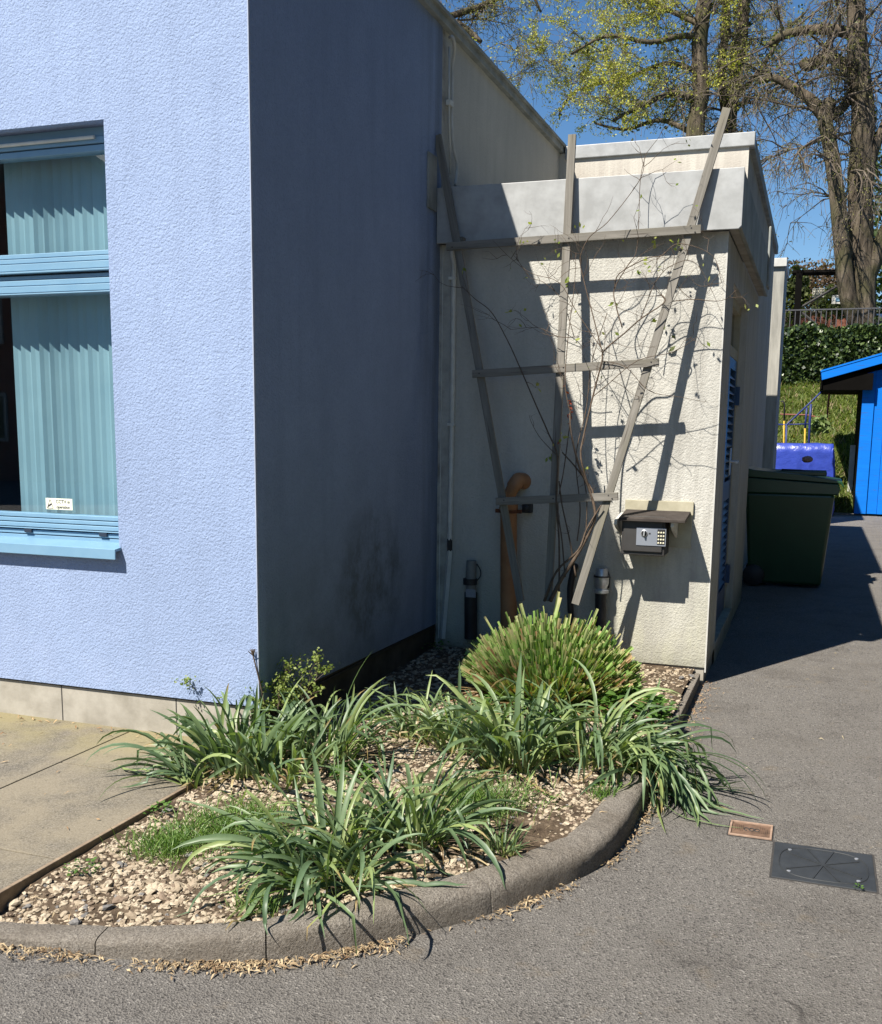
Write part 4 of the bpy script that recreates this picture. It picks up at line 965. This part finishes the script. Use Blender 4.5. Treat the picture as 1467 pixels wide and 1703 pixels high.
def clump(px, py, n, L, spread, label, seed, wd=.021, droop=3.2, bias=None, el=(55, 88), hero=(), light=.3, name='strap_leaved_clump'):
    n = int(n*1.8); wd *= .82; spread *= 1.25; L *= 1.06; droop *= 1.12; rnd = random.Random(seed); base = at(px, py, Z=.09); base.z = gz(base.x, base.y); m = MB()
    for i in range(n):
        r = spread*math.sqrt(rnd.random()); a = rnd.uniform(0, 6.283); az = a+rnd.gauss(0, .45)
        if bias and rnd.random() < bias[1]: az = R(bias[0])+rnd.gauss(0, .5)
        x, y = base.x+r*math.cos(a), base.y+r*math.sin(a)
        c = lerp3(G1, G2, rnd.random()); 
        if rnd.random() < light: c = lerp3(G2, G3, rnd.random())
        kink = (rnd.uniform(.35, .85), rnd.uniform(.4, 1.9)) if rnd.random() < .38 else None
        tip = (.30, .22, .09) if rnd.random() < .12 else None
        strap(m, (x, y, gz(x, y)), az, R(rnd.uniform(el[0]-14, el[1]-5)), L*rnd.uniform(.55, 1.1), wd*rnd.uniform(.65, 1.1), droop*rnd.uniform(.5, 1.35), c, rnd, kink, twist=rnd.gauss(0, 1.3), tipc=tip)
    for i in range(int(n*.16)):
        a = rnd.uniform(0, 6.283); r = spread*1.1*math.sqrt(rnd.random()); x, y = base.x+r*math.cos(a), base.y+r*math.sin(a)
        strap(m, (x, y, gz(x, y)+.01), a+rnd.gauss(0, .7), R(rnd.uniform(-5, 40)), L*rnd.uniform(.25, .7), wd*rnd.uniform(.3, .6), 5, lerp3((.16, .10, .05), (.42, .33, .18), rnd.random()), rnd, (rnd.uniform(.3, .8), .9))
    for (az, e_, L_, w2, dr) in hero: strap(m, (base.x+.03*math.cos(R(az)), base.y+.03*math.sin(R(az)), base.z), R(az), R(e_), L_, w2, dr, lerp3(G1, G2, rnd.random()), rnd)
    return tag(m.build(name, M['leaf'], smooth=True, loc=(base.x, base.y, base.z)), label, 'plant', 'strap leaved plants in the gravel bed')
# world azimuth: 0 = right, 90 = away, 180 = left, 270 = towards camera
clump(322, 1300, 22, .36, .05, 'leftmost small clump arching its long leaves over the concrete paving', 1, bias=(185, .75), el=(30, 75), droop=3.0, hero=((190, 60, .50, .02, 3.6), (200, 50, .5, .02, 3.5), (170, 45, .48, .018, 2.5)))
clump(405, 1275, 64, .36, .13, 'broad upright dark green clump beside the blue building corner', 2, wd=.028, droop=2.0, el=(62, 90), light=.2)
clump(545, 1262, 52, .42, .10, 'tall arching clump in the middle right of the blue corner', 3, droop=2.7, el=(55, 88), hero=((40, 82, .52, .014, 1.0), (15, 65, .52, .02, 2.8), (10, 55, .50, .02, 2.6)))
clump(470, 1300, 20, .34, .09, 'small darker clump between the corner clump and the tall arching one', 12, droop=2.6)
clump(545, 1455, 70, .42, .12, 'largest front clump spreading over gravel and the kerb', 4, droop=3.3, bias=(200, .35), el=(35, 85), hero=((150, 52, .5, .026, 2.0), (125, 66, .48, .022, 1.8), (205, 40, .52, .022, 2.2), (195, 33, .50, .022, 2.0), (280, 55, .42, .022, 4.5), (300, 50, .40, .02, 4.5), (80, 76, .40, .020, 1.4), (190, 38, .55, .016, 1.0)))
clump(600, 1400, 26, .38, .09, 'front clump just behind the largest one, pale central leaves', 5, droop=3.4, el=(40, 80), light=.5)
clump(690, 1395, 44, .38, .08, 'small front clump to the right with two tall leaning leaves', 6, droop=2.8, hero=((65, 72, .5, .018, .8), (45, 60, .46, .014, .6), (330, 40, .52, .024, 3.4), (10, 42, .38, .022, 3.0)))
clump(760, 1240, 45, .38, .11, 'clump of light green leaves at the left of the rear row', 7, droop=2.8, light=.55)
clump(690, 1225, 26, .30, .08, 'low thin clump on gravel behind the tall arching one', 13, droop=3.2, light=.3)
clump(855, 1270, 64, .46, .12, 'rear centre clump with broad upright leaves below the clipped bush', 8, wd=.026, droop=2.4, el=(55, 90), light=.5, hero=((290, 60, .5, .024, 3.6), (240, 50, .5, .022, 3.2), (95, 86, .48, .026, .5)))
clump(985, 1262, 72, .48, .14, 'rear right clump of long arching leaves behind the kerb end', 9, droop=3.0, el=(45, 85), light=.3, hero=((300, 55, .45, .024, 4.2), (285, 52, .42, .022, 4.0)))
clump(1055, 1275, 62, .52, .09, 'rightmost clump flopping its long leaves onto the asphalt', 10, droop=4.0, bias=(-25, .85), el=(25, 65), light=.2, hero=((-14, 35, .66, .020, 2.6), (-18, 32, .62, .020, 2.6), (-8, 34, .6, .018, 2.4), (-50, 45, .42, .024, 4.4), (-62, 48, .40, .024, 4.4)))
clump(835, 1412, 24, .14, .04, 'tiny bright green clump next to the kerb joint', 11, wd=.010, droop=3, light=.6)
# the clipped bush
def clipped():
    rnd = random.Random(31); base = Vector((-1.26, 5.28, .1)); m = MB(); RXX, RZ_ = .54, .43
    for i in range(3400):
        th = rnd.uniform(0, 6.283); ph = math.acos(rnd.uniform(.08, 1.0))
        d = Vector((math.cos(th)*math.sin(ph), math.sin(th)*math.sin(ph), math.cos(ph)))
        end = Vector((base.x+d.x*RXX, base.y+d.y*RXX*.8, base.z+.02+d.z*RZ_*(.93+.10*rnd.gauss(0, 1)+.16*noise.noise(d*2.2))))
        st_ = Vector((base.x+d.x*RXX*.45+rnd.gauss(0, .02), base.y+d.y*RXX*.4+rnd.gauss(0, .02), base.z))
        v = end-st_; L = v.length*rnd.uniform(.82, 1.05); v.normalize()
        v = (v+Vector((rnd.gauss(0, .10), rnd.gauss(0, .10), .5))).normalized(); el_ = math.asin(v.z); az_ = math.atan2(v.y, v.x)
        low = ph > 1.05
        u = rnd.random()
        c = lerp3((.08, .16, .035), (.27, .39, .11), rnd.random())
        if u < (.30 if low else .05): c = lerp3((.16, .08, .04), (.42, .28, .15), rnd.random())
        tip = lerp3((.34, .38, .16), (.44, .36, .2), rnd.random()) if rnd.random() < .5 else None
        strap(m, st_, az_, el_, L, rnd.uniform(.009, .023), rnd.uniform(.0, .9), c, rnd, None, cut=True, segs=5, tipc=tip)
    for i in range(160):
        th = rnd.uniform(0, 6.283); st_ = Vector((base.x+.3*math.cos(th), base.y+.25*math.sin(th), base.z+.02))
        strap(m, st_, th, R(rnd.uniform(-5, 25)), rnd.uniform(.15, .34), .008, 2.0, lerp3((.20, .10, .05), (.40, .28, .15), rnd.random()), rnd, None, segs=5)
    return tag(m.build('clipped_bush', M['leaf'], smooth=False, loc=(base.x, base.y, base.z)), 'domed bush of stubby clipped upright leaves at the foot of the trellis', 'bush')
clipped()
# grass tufts
def tuft(px, py, rx, ry, n, label, seed, h=.07):
    rnd = random.Random(seed); b = at(px, py, Z=.09); m = MB()
    for i in range(n):
        x = b.x+rnd.gauss(0, rx*.5); y = b.y+rnd.gauss(0, ry*.5)
        if not inside(x, y): continue
        strap(m, (x, y, gz(x, y)), rnd.uniform(0, 6.28), R(rnd.uniform(35, 85)), h*rnd.uniform(.5, 1.4), .0032, 9, lerp3((.05, .12, .02), (.16, .25, .05), rnd.random()), rnd, None, segs=4)
    return tag(m.build('grass_tuft', M['leaf'], loc=(b.x, b.y, .09)), label, 'grass', 'grass tufts in the gravel')
tuft(285, 1405, .14, .12, 650, 'grass tuft furthest left in the gravel', 1)
tuft(385, 1375, .20, .22, 1100, 'wide grass patch left of the largest front clump', 2)
tuft(792, 1335, .22, .20, 800, 'grass tuft on gravel in front of the rear centre clump', 3, .085)
tuft(1000, 1325, .06, .05, 120, 'tiny grass tuft beside the kerb near its end', 4, .05)
tuft(430, 1505, .10, .05, 160, 'thin grass tuft under the front clump beside kerb', 5, .05)
# broad leaved weeds
def weed(px, py, r, n, size, label, seed, h=.08, dark=False, z=.09, cs=None, stems=False, name='leafy_weed'):
    rnd = random.Random(seed); b = at(px, py, Z=z); m = MB()
    for i in range(n):
        a = rnd.uniform(0, 6.28); rr = r*math.sqrt(rnd.random()); x, y = b.x+rr*math.cos(a), b.y+rr*math.sin(a); zz = gz(x, y)+h*rnd.random()*(1-rr/r*.5)+.01
        d = Vector((math.cos(a), math.sin(a), rnd.uniform(-.2, .7))).normalized(); s = size*rnd.uniform(.6, 1.2); sd_ = Vector((-math.sin(a), math.cos(a), rnd.gauss(0, .3))).normalized()
        p = Vector((x, y, zz)); c = lerp3(*(cs or ((.05, .11, .02), (.13, .24, .05))), rnd.random()); n0 = len(m.v); up = d.cross(sd_)
        if up.z < 0: up = -up
        m.v += [tuple(p), tuple(p+d*s*.4+sd_*s*.36+up*s*.1), tuple(p+d*s-up*s*.12), tuple(p+d*s*.4-sd_*s*.36+up*s*.1), tuple(p+d*s*.45)]; m.c += [c]*5
        m.f += [(n0, n0+1, n0+4), (n0+1, n0+2, n0+4), (n0+2, n0+3, n0+4), (n0+3, n0, n0+4)]
    return tag(m.build(name, M['foliage'], loc=(b.x, b.y, b.z)), label, 'weed', 'leafy weeds in the bed')
weed(1045, 1195, .20, 330, .055, 'bright crinkled leafy plant behind the rightmost clump', 1, .16)
weed(585, 1290, .07, 60, .04, 'small bright leafy weed in gravel right of the corner clumps', 2, .05)
weed(700, 1075, .22, 160, .03, 'low dark leafy weeds in shade by the blue wall foot', 3, .07)
weed(136, 1440, .05, 60, .016, 'tiny green weed beside the timber edging board', 4, .03)
weed(262, 1350, .05, 40, .022, 'small weed between timber edging and leftmost grass tuft', 5, .04)
weed(1010, 1310, .05, 40, .022, 'small weed on soil near the end of the kerb', 6, .03)
weed(900, 1330, .07, 60, .016, 'sparse creeping weed on the bare soil patch', 7, .02)
weed(1428, 1482, .014, 14, .012, 'tiny yellow green weed at the corner of the black cover', 8, .02, z=0)
weed(870, 1190, .25, 260, .05, 'leafy green undergrowth between the rear clumps and the clipped bush', 9, .10)
# euphorbia at the corner
def spindly(px, py, h, n, label, seed, wr=.16):
    rnd = random.Random(seed); b = at(px, py, Z=.10); root = thing('spindly_shrub', b, label, 'shrub'); m = MB(); lf = MB()
    def grow(p, d, L, r, dep):
        pts = [p]; 
        for k in range(4): d = (d+Vector((rnd.gauss(0, .14), rnd.gauss(0, .14), .05))).normalized(); p = p+d*L/4; pts.append(p)
        m.tube(pts, [r, r*.9, r*.8, r*.7, r*.6], 5, t=(.10, .13, .04))
        if dep == 0 or rnd.random() < .5:
            for k in range(7): leafquad(lf, p+Vector((rnd.gauss(0, .010), rnd.gauss(0, .010), rnd.gauss(0, .010))), rnd.uniform(.005, .010), rnd, lerp3((.13, .20, .04), (.34, .38, .12), rnd.random()), .7)
        if dep:
            for k in range(rnd.choice((2, 3, 3))): grow(pts[rnd.choice((2, 3, 4))], (d+Vector((rnd.gauss(0, .55), rnd.gauss(0, .55), rnd.gauss(.1, .25)))).normalized(), L*rnd.uniform(.5, .75), r*.65, dep-1)
    for i in range(n):
        a = rnd.uniform(0, 6.28); grow(b+Vector((.03*math.cos(a), .03*math.sin(a), 0)), Vector((math.cos(a)*rnd.uniform(.1, .7), math.sin(a)*rnd.uniform(.1, .5), 1)).normalized(), h*rnd.uniform(.5, .8), .0035, 3)
    m.build('stems', M['stem'], root); lf.build('leaves', M['foliage'], root)
spindly(475, 1225, .27, 9, 'spindly shrub with tiny yellow green leaves against the dark blue wall', 1)
spindly(398, 1225, .26, 9, 'sparse spindly shrub with tiny leaves before the blue building corner', 2)
SHd = thing('dead_flower_stalk', at(437, 1240, Z=.09), 'thin dead flower stalk leaning up across the blue corner', 'stalk')
q = MB(); bpos = at(450, 1240, Z=.09); tp = at(421, 1090, Y=bpos.y-.05); q.tube(catmull([bpos, (bpos+tp)/2+Vector((.01, 0, 0)), tp], 4), .0032, 6); q.build('stalk', M['stem'], SHd)
q = MB(); 
for k in range(9): v = Vector((random.gauss(-.2, .3), random.gauss(0, .3), 1)).normalized(); q.tube([tp, tp+v*.03], [.003, .0015], 4)
q.build('seed_head', M['stem'], SHd)

# ------------------------------------------------------------------ climbing rose
CLr = thing('climbing_rose', at(930, 1020, Y=6.12), 'mostly bare climbing rose twining through the wooden trellis', 'climber')
rnd = random.Random(77); m = MB(); lf = MB(); ends = []
def cane(px, r0, r1, off=.0, wob=.006):
    Y0 = 6.12+off; pts = [at(x, y, Y=Y0-max(0, y-380)*.0003+rnd.gauss(0, wob*2)) for x, y in px]; cc = catmull(pts, 5); n = len(cc)
    m.tube(cc, [r0+(r1-r0)*i/(n-1) for i in range(n)], 7); return cc
canes = [
 ([(915, 1000), (935, 961), (959, 924), (983, 879), (990, 852), (979, 811), (963, 775), (950, 720), (948, 686)], .013, .004),
 ([(979, 811), (966, 760), (972, 720), (986, 660), (1001, 602), (1005, 583), (1040, 553), (1066, 530), (1105, 503), (1100, 490)], .006, .003),
 ([(984, 830), (985, 815), (960, 780), (935, 752)], .006, .004),
 ([(930, 985), (930, 900), (925, 830), (927, 760), (912, 720), (890, 670), (866, 614), (845, 568), (818, 520), (790, 497), (768, 476)], .006, .002),
 ([(940, 960), (935, 900), (928, 840), (938, 780), (950, 690)], .005, .003), ([(958, 960), (948, 900), (935, 840), (930, 800)], .005, .004),
 ([(905, 1000), (926, 950), (962, 915), (976, 880), (1000, 840)], .008, .004), ([(975, 885), (976, 830), (970, 790)], .004, .003),
 ([(1035, 545), (1025, 510), (1022, 480), (1045, 440), (1060, 410), (1065, 300), (1075, 255)], .004, .0015),
 ([(1022, 480), (1030, 455), (1075, 430), (1100, 425), (1130, 405), (1185, 425), (1200, 470)], .0035, .0012),
 ([(1003, 590), (985, 520), (972, 470), (965, 430), (980, 395), (1010, 370), (1050, 320), (1068, 290), (1072, 262)], .0035, .0015),
 ([(1105, 503), (1150, 498), (1200, 500), (1225, 482)], .003, .0012), ([(986, 660), (1010, 640), (1060, 600), (1120, 585), (1160, 560)], .003, .0012),
 ([(963, 560), (930, 560), (895, 545), (850, 548)], .0025, .001), ([(929, 760), (900, 730), (885, 705), (880, 690)], .0025, .001),
 ([(955, 560), (935, 500), (905, 470), (880, 460), (860, 430)], .0025, .001), ([(1000, 600), (1040, 610), (1080, 650), (1130, 660), (1170, 668)], .0025, .001),
 ([(1003, 583), (960, 520), (930, 470), (885, 455), (850, 430), (820, 400)], .0025, .001), ([(950, 690), (940, 640), (945, 560), (955, 480), (958, 420)], .0035, .0015),
 ([(1066, 530), (1090, 470), (1120, 440), (1160, 440), (1200, 520)], .0028, .001), ([(960, 900), (965, 845), (958, 760), (975, 680), (985, 600), (1010, 520)], .004, .002)]
for c_ in canes:
    cc = cane(*c_, off=rnd.choice((-.05, -.02, .03, .06)) if c_[1] < .005 else 0)
    for i in range(2, len(cc)): ends.append((cc[i], (cc[i]-cc[i-1]).normalized()))
upper = [e_ for e_ in ends if e_[0].z > 1.75] ; lower = [e_ for e_ in ends if e_[0].z <= 1.75]
def twig(p, d, L, r, dep):
    pts = [p]; 
    for k in range(5): d = (d+Vector((rnd.gauss(0, .28), rnd.gauss(0, .16), rnd.gauss(0, .25)))).normalized(); p = p+d*L/5; p.y = min(p.y, 6.215 if p.z > 2.6 else 6.32); pts.append(p)
    m.tube(pts, [r*(1-.13*k) for k in range(6)], 4, False)
    if rnd.random() < .22:
        for k in range(rnd.choice((1, 2, 3))): leafquad(lf, p+Vector((rnd.gauss(0, .012), rnd.gauss(0, .012), rnd.gauss(0, .012))), rnd.uniform(.009, .020), rnd, lerp3((.14, .20, .04), (.38, .40, .12), rnd.random()) if p.z > 1.75 or rnd.random() < .6 else (.22, .05, .03), .6)
    if dep and rnd.random() < .75:
        for k in range(rnd.choice((1, 2))): twig(pts[rnd.choice((2, 3, 4))], (d+Vector((rnd.gauss(0, .8), rnd.gauss(0, .3), rnd.gauss(0, .7)))).normalized(), L*rnd.uniform(.4, .8), r*.7, dep-1)
for _ in range(75): p, d = rnd.choice(upper); twig(p.copy(), (d*.4+Vector((rnd.gauss(0, .8), rnd.gauss(-.1, .35), rnd.gauss(.1, .6)))).normalized(), rnd.uniform(.10, .30), .0018, 2)
for _ in range(22): p, d = rnd.choice(lower); twig(p.copy(), (d*.6+Vector((rnd.gauss(0, .7), rnd.gauss(-.1, .3), rnd.gauss(.3, .4)))).normalized(), rnd.uniform(.05, .14), .0015, 1)
m.build('stems', M['stem'], CLr, smooth=True)
for (x, y) in ((916, 760), (921, 757), (910, 762)): 
    for k in range(4): leafquad(lf, at(x, y, Y=6.08)+Vector((rnd.gauss(0, .015), 0, rnd.gauss(0, .01))), .018, rnd, (.22, .30, .07), .6)
for (x, y) in ((946, 650), (950, 670), (947, 690), (951, 680)): 
    for k in range(4): leafquad(lf, at(x, y, Y=6.10)+Vector((rnd.gauss(0, .012), 0, rnd.gauss(0, .02))), .018, rnd, (.20, .045, .03), .4)
for (x, y, s) in ((1118, 580, .045), (1120, 560, .03), (1105, 545, .025)): leafquad(lf, at(x, y, Y=YS-.02), s*.6, rnd, (.10, .12, .04), .5)
lf.build('leaves', M['foliage'], CLr)

# ------------------------------------------------------------------ trees
def tree(label, Y, stems, seed, nbr, leafn, leafc, leafs, droop=0, blen=(1.2, 3.0), name='broadleaf_tree', zmin=None, depth=3, twigr=.011, region=None, cat='tree', ivy=0, skip=False):
    rnd = random.Random(seed); base = at(*stems[0][0][0], Y=Y); base.z = 2.7
    root = thing(name, base, label, cat); tr = MB(); br = MB(); lf = MB(); nodes = []
    for px, r0, r1 in stems:
        pts = []
        for i, q in enumerate(px): pts.append(at(q[0], q[1], Y=Y+(q[2] if len(q) > 2 else 0)))
        cc = catmull(pts, 6); n = len(cc); rr = [(r0+(r1-r0)*i/(n-1))*(1+.10*noise.noise(cc[i]*1.7)) for i in range(n)]
        tr.tube(cc, rr, 12)
        for i in range(1, n):
            if (zmin is None or cc[i].z > zmin) and not (skip and r0 > .2): nodes.append((cc[i], (cc[i]-cc[i-1]).normalized(), rr[i]))
    def grow(p, d, L, r, dep):
        pts = [p]; n = 5 if dep > 0 else 4
        for k in range(n):
            d = (d+Vector((rnd.gauss(0, .20), rnd.gauss(0, .20), rnd.gauss(0, .16)-droop*(.10+.12*(depth-dep))))).normalized(); p = p+d*L/n; pts.append(p)
        br.tube(pts, [max(.0045, r*(1-.14*k)) for k in range(n+1)], 5 if dep > 1 else 3, False)
        if dep <= 1:
            for k in range(leafn if isinstance(leafn, int) else 0):
                q = pts[rnd.randrange(1, n+1)]+Vector((rnd.gauss(0, .035), rnd.gauss(0, .035), rnd.gauss(-.02, .04))); kc = rnd.random()
                for _k in range(3): leafquad(lf, q+Vector((rnd.gauss(0, .028), rnd.gauss(0, .028), rnd.gauss(0, .028))), leafs*rnd.uniform(.4, .95), rnd, lerp3(leafc[0], leafc[1], min(1, max(0, kc+rnd.gauss(0, .2)))), .6)
        if dep > 0:
            for k in range(rnd.choice((3, 4, 4, 5))):
                i = rnd.randrange(1, n+1); dd = (d+Vector((rnd.gauss(0, .6), rnd.gauss(0, .6), rnd.gauss(.05, .5)))).normalized(); grow(pts[i], dd, L*rnd.uniform(.45, .75), r*.55, dep-1)
    for _ in range(nbr):
        p, d, r = rnd.choice(nodes); a = rnd.uniform(0, 6.28)
        dd = Vector((math.cos(a), math.sin(a)*.8, rnd.uniform(-.1, .8))).normalized()
        if region: dd = (dd+Vector(region)).normalized()
        grow(p, dd, rnd.uniform(*blen), min(.04, r*.3), depth)
    if ivy:
        iv = MB()
        for _ in range(ivy):
            p, d, r = rnd.choice(nodes); a = rnd.uniform(0, 6.28); q = p+Vector((math.cos(a), math.sin(a), 0))*(r+.05*rnd.random())+Vector((0, 0, rnd.gauss(0, .15)))
            leafquad(iv, q, rnd.uniform(.03, .06), rnd, lerp3((.05, .07, .02), (.20, .22, .06), rnd.random()), .8)
        iv.build('ivy', M['foliage'], root)
    tr.build('trunk', M['bark'], root, smooth=True); br.build('branches', M['twig'], root); lf.build('crown', M['foliage'], root)
    return root
YG = ((.24, .25, .04), (.58, .56, .12))
tree('tree with fresh yellow green leaves above the parapet', 31, [
  ([(1158, 420), (1156, 230), (1166, 150), (1163, 80), (1172, 0), (1176, -80)], .27, .17),
  ([(1163, 170), (1120, 155, -.5), (1070, 175, -1), (1020, 200, -1.3)], .11, .04), ([(1163, 60), (1130, 60, -.4), (1080, 70, -.8), (1010, 60, -1.2), (950, 90, -1.5)], .10, .03),
  ([(1165, 40), (1120, 20, .3), (1050, -10, .5), (980, -20, .5)], .09, .03), ([(1158, 225), (1100, 200, .5), (1040, 215, .8), (990, 205, 1)], .08, .03), ([(1160, 120), (1110, 105, 1), (1040, 130, 1.4), (960, 150, 1.5), (930, 190, 1.5)], .08, .02)],
  3, 56, 3, YG, .040, blen=(.9, 2.0), zmin=6.3, region=(-.5, 0, .1), ivy=900, skip=True)
tree('twin dark trunk rising just right of the leafy tree', 32.5, [
  ([(1210, 420), (1212, 230), (1222, 140), (1234, 60), (1240, -60)], .22, .16), ([(1214, 240), (1200, 120, .3), (1208, 40, .5), (1205, -60, .5)], .15, .10), ([(1225, 160), (1262, 120), (1300, 60), (1340, 20)], .09, .03)],
  5, 42, 1, ((.12, .12, .04), (.30, .30, .09)), .04, droop=.3, blen=(.8, 2.0), zmin=6.5, ivy=500)
tree('big tree with thick forked bare trunk rising behind the blue shed', 28.5, [
  ([(1440, 640), (1436, 560), (1434, 440), (1430, 300), (1436, 200), (1428, 110), (1425, 40), (1420, -60)], .34, .21),
  ([(1436, 560), (1412, 500, -.3), (1402, 430, -.4), (1394, 340, -.4), (1382, 250, -.3), (1372, 195, -.2), (1380, 170)], .22, .16),
  ([(1376, 200), (1352, 170), (1325, 150), (1290, 130), (1262, 135)], .17, .07), ([(1378, 195), (1400, 180), (1418, 150), (1422, 120)], .13, .10),
  ([(1425, 60), (1390, 50), (1340, 50), (1300, 60), (1280, 75)], .15, .08), ([(1436, 330), (1450, 260), (1475, 200)], .18, .1), ([(1422, 120), (1380, 95), (1345, 110), (1335, 100)], .14, .12),
  ([(1436, 470), (1455, 430), (1500, 330), (1540, 230)], .25, .15)],
  8, 46, 1, ((.16, .15, .06), (.30, .28, .10)), .028, droop=.5, blen=(.9, 2.6), zmin=7.0, ivy=500)
tree('thinly leaved tree reaching in over the sloping roof edge', 30, [
  ([(560, 300), (600, 150), (640, 70), (720, 36), (765, 42), (800, 70)], .30, .06), ([(640, 70), (660, -20), (740, -40), (850, -50)], .14, .04), ([(600, 150), (700, 130), (790, 150), (850, 130)], .12, .03), ([(720, 36), (800, 10), (870, -20), (900, 20)], .10, .03)],
  11, 46, 2, ((.15, .15, .04), (.34, .32, .11)), .036, droop=.25, blen=(.9, 2.0), zmin=6.0, region=(.5, 0, 0))
# bushes and ground beyond the fence
def bush(px, py, Y, rx, rz, n, label, seed, cs, size=.07, name='background_bush'):
    rnd = random.Random(seed); c = at(px, py, Y=Y); m = MB()
    for _ in range(n):
        d = Vector((rnd.gauss(0, 1), rnd.gauss(0, 1), rnd.gauss(0, 1))).normalized()*rnd.random()**.4; k = 1+.35*noise.noise(d*2+Vector((seed, 0, 0)))
        leafquad(m, Vector((c.x+d.x*rx*k, Y+d.y*rx*.6, c.z+d.z*rz*k)), size*rnd.uniform(.6, 1.3), rnd, lerp3(*cs, rnd.random()), .7)
    return tag(m.build(name, M['foliage'], loc=(c.x, Y, c.z-rz)), label, 'bush', 'bushes beyond the railings')
DG = ((.03, .045, .015), (.12, .14, .05)); BRN = ((.10, .065, .045), (.24, .17, .12))
bush(1322, 490, 29.3, .38, .75, 1100, 'ivy bush wrapped round the dark frame post', 1, DG)
bush(1360, 480, 34, 1.5, .9, 3200, 'bare brownish bush behind the dark frame', 2, BRN, .06)
bush(1400, 500, 33, .9, .5, 1200, 'green low bush behind the hanging panels', 3, DG)
bush(1500, 400, 34, 1.6, 3.0, 5200, 'tall green evergreen at the right beyond the big trunk', 4, ((.03, .05, .015), (.10, .15, .05)), .08)
bush(1475, 590, 27.6, .7, .9, 1500, 'dark ivy bush right of the big trunk base', 5, ((.015, .025, .01), (.06, .09, .03)))
bush(1362, 705, 21.2, .20, .17, 220, 'spiky pale green plant on the bank near the red rail', 6, ((.12, .18, .06), (.28, .36, .14)), .05)

# ------------------------------------------------------------------ outside the view: a hedge added to block skylight, and the house
def blocker_hedge(name, label, x0, x1, y0, y1, h, n, seed):
    rnd = random.Random(seed); root = thing(name, ((x0+x1)/2, (y0+y1)/2, 0), label, 'hedge')
    q = MB(); q.box(x0+.3, x1-.3, y0+.3, y1-.3, 0, h-.4); q.build('inner_growth', M['blocker_in'], root); q = MB()
    for _ in range(n):
        y = rnd.uniform(y0, y1); z = rnd.uniform(0, h); x = x0+.25*noise.noise(Vector((y*.8, z*.8, seed)))+rnd.uniform(0, .35)
        leafquad(q, Vector((x, y, z)), rnd.uniform(.06, .13), rnd, lerp3((.015, .03, .010), (.06, .10, .03), rnd.random()), .8)
    q.build('leaves', M['foliage'], root)
M['blocker_in'] = simple('blocker_hedge_inner', (.012, .02, .008), None, 3, .95)
blocker_hedge('added_skylight_blocker', 'tall unseen hedge added on the right to block skylight', 4.6, 7.4, -5, 18, 8.5, 11000, 3)
NH = thing('gabled_house', (-17, -13, 0), 'brick gabled house facing the blue building across the road', 'house')
q = MB(); q.prism([(-22.5, 0), (-12.5, 0), (-12.5, 5.0), (-17.5, 8.2), (-22.5, 5.0)], 'y', -20, -13); q.build('wall', M['brick'], NH)
q = MB(); q.prism([(-23.0, 4.75), (-17.5, 8.35), (-12.0, 4.75), (-12.0, 4.95), (-17.5, 8.55), (-23.0, 4.95)], 'y', -20.3, -12.6); q.build('roof', M['capmetal'], NH)
for (x, z) in ((-20.5, 1), (-15.8, 1), (-20.5, 3.4), (-15.8, 3.4)):
    q = MB(); q.box(x, x+1.3, -12.99, -12.93, z, z+1.2); wn2 = q.build('window', M['whitepaint'], NH); q = MB(); q.box(x+.08, x+1.22, -12.928, -12.92, z+.08, z+1.12); q.build('pane', M['carglass'], wn2)
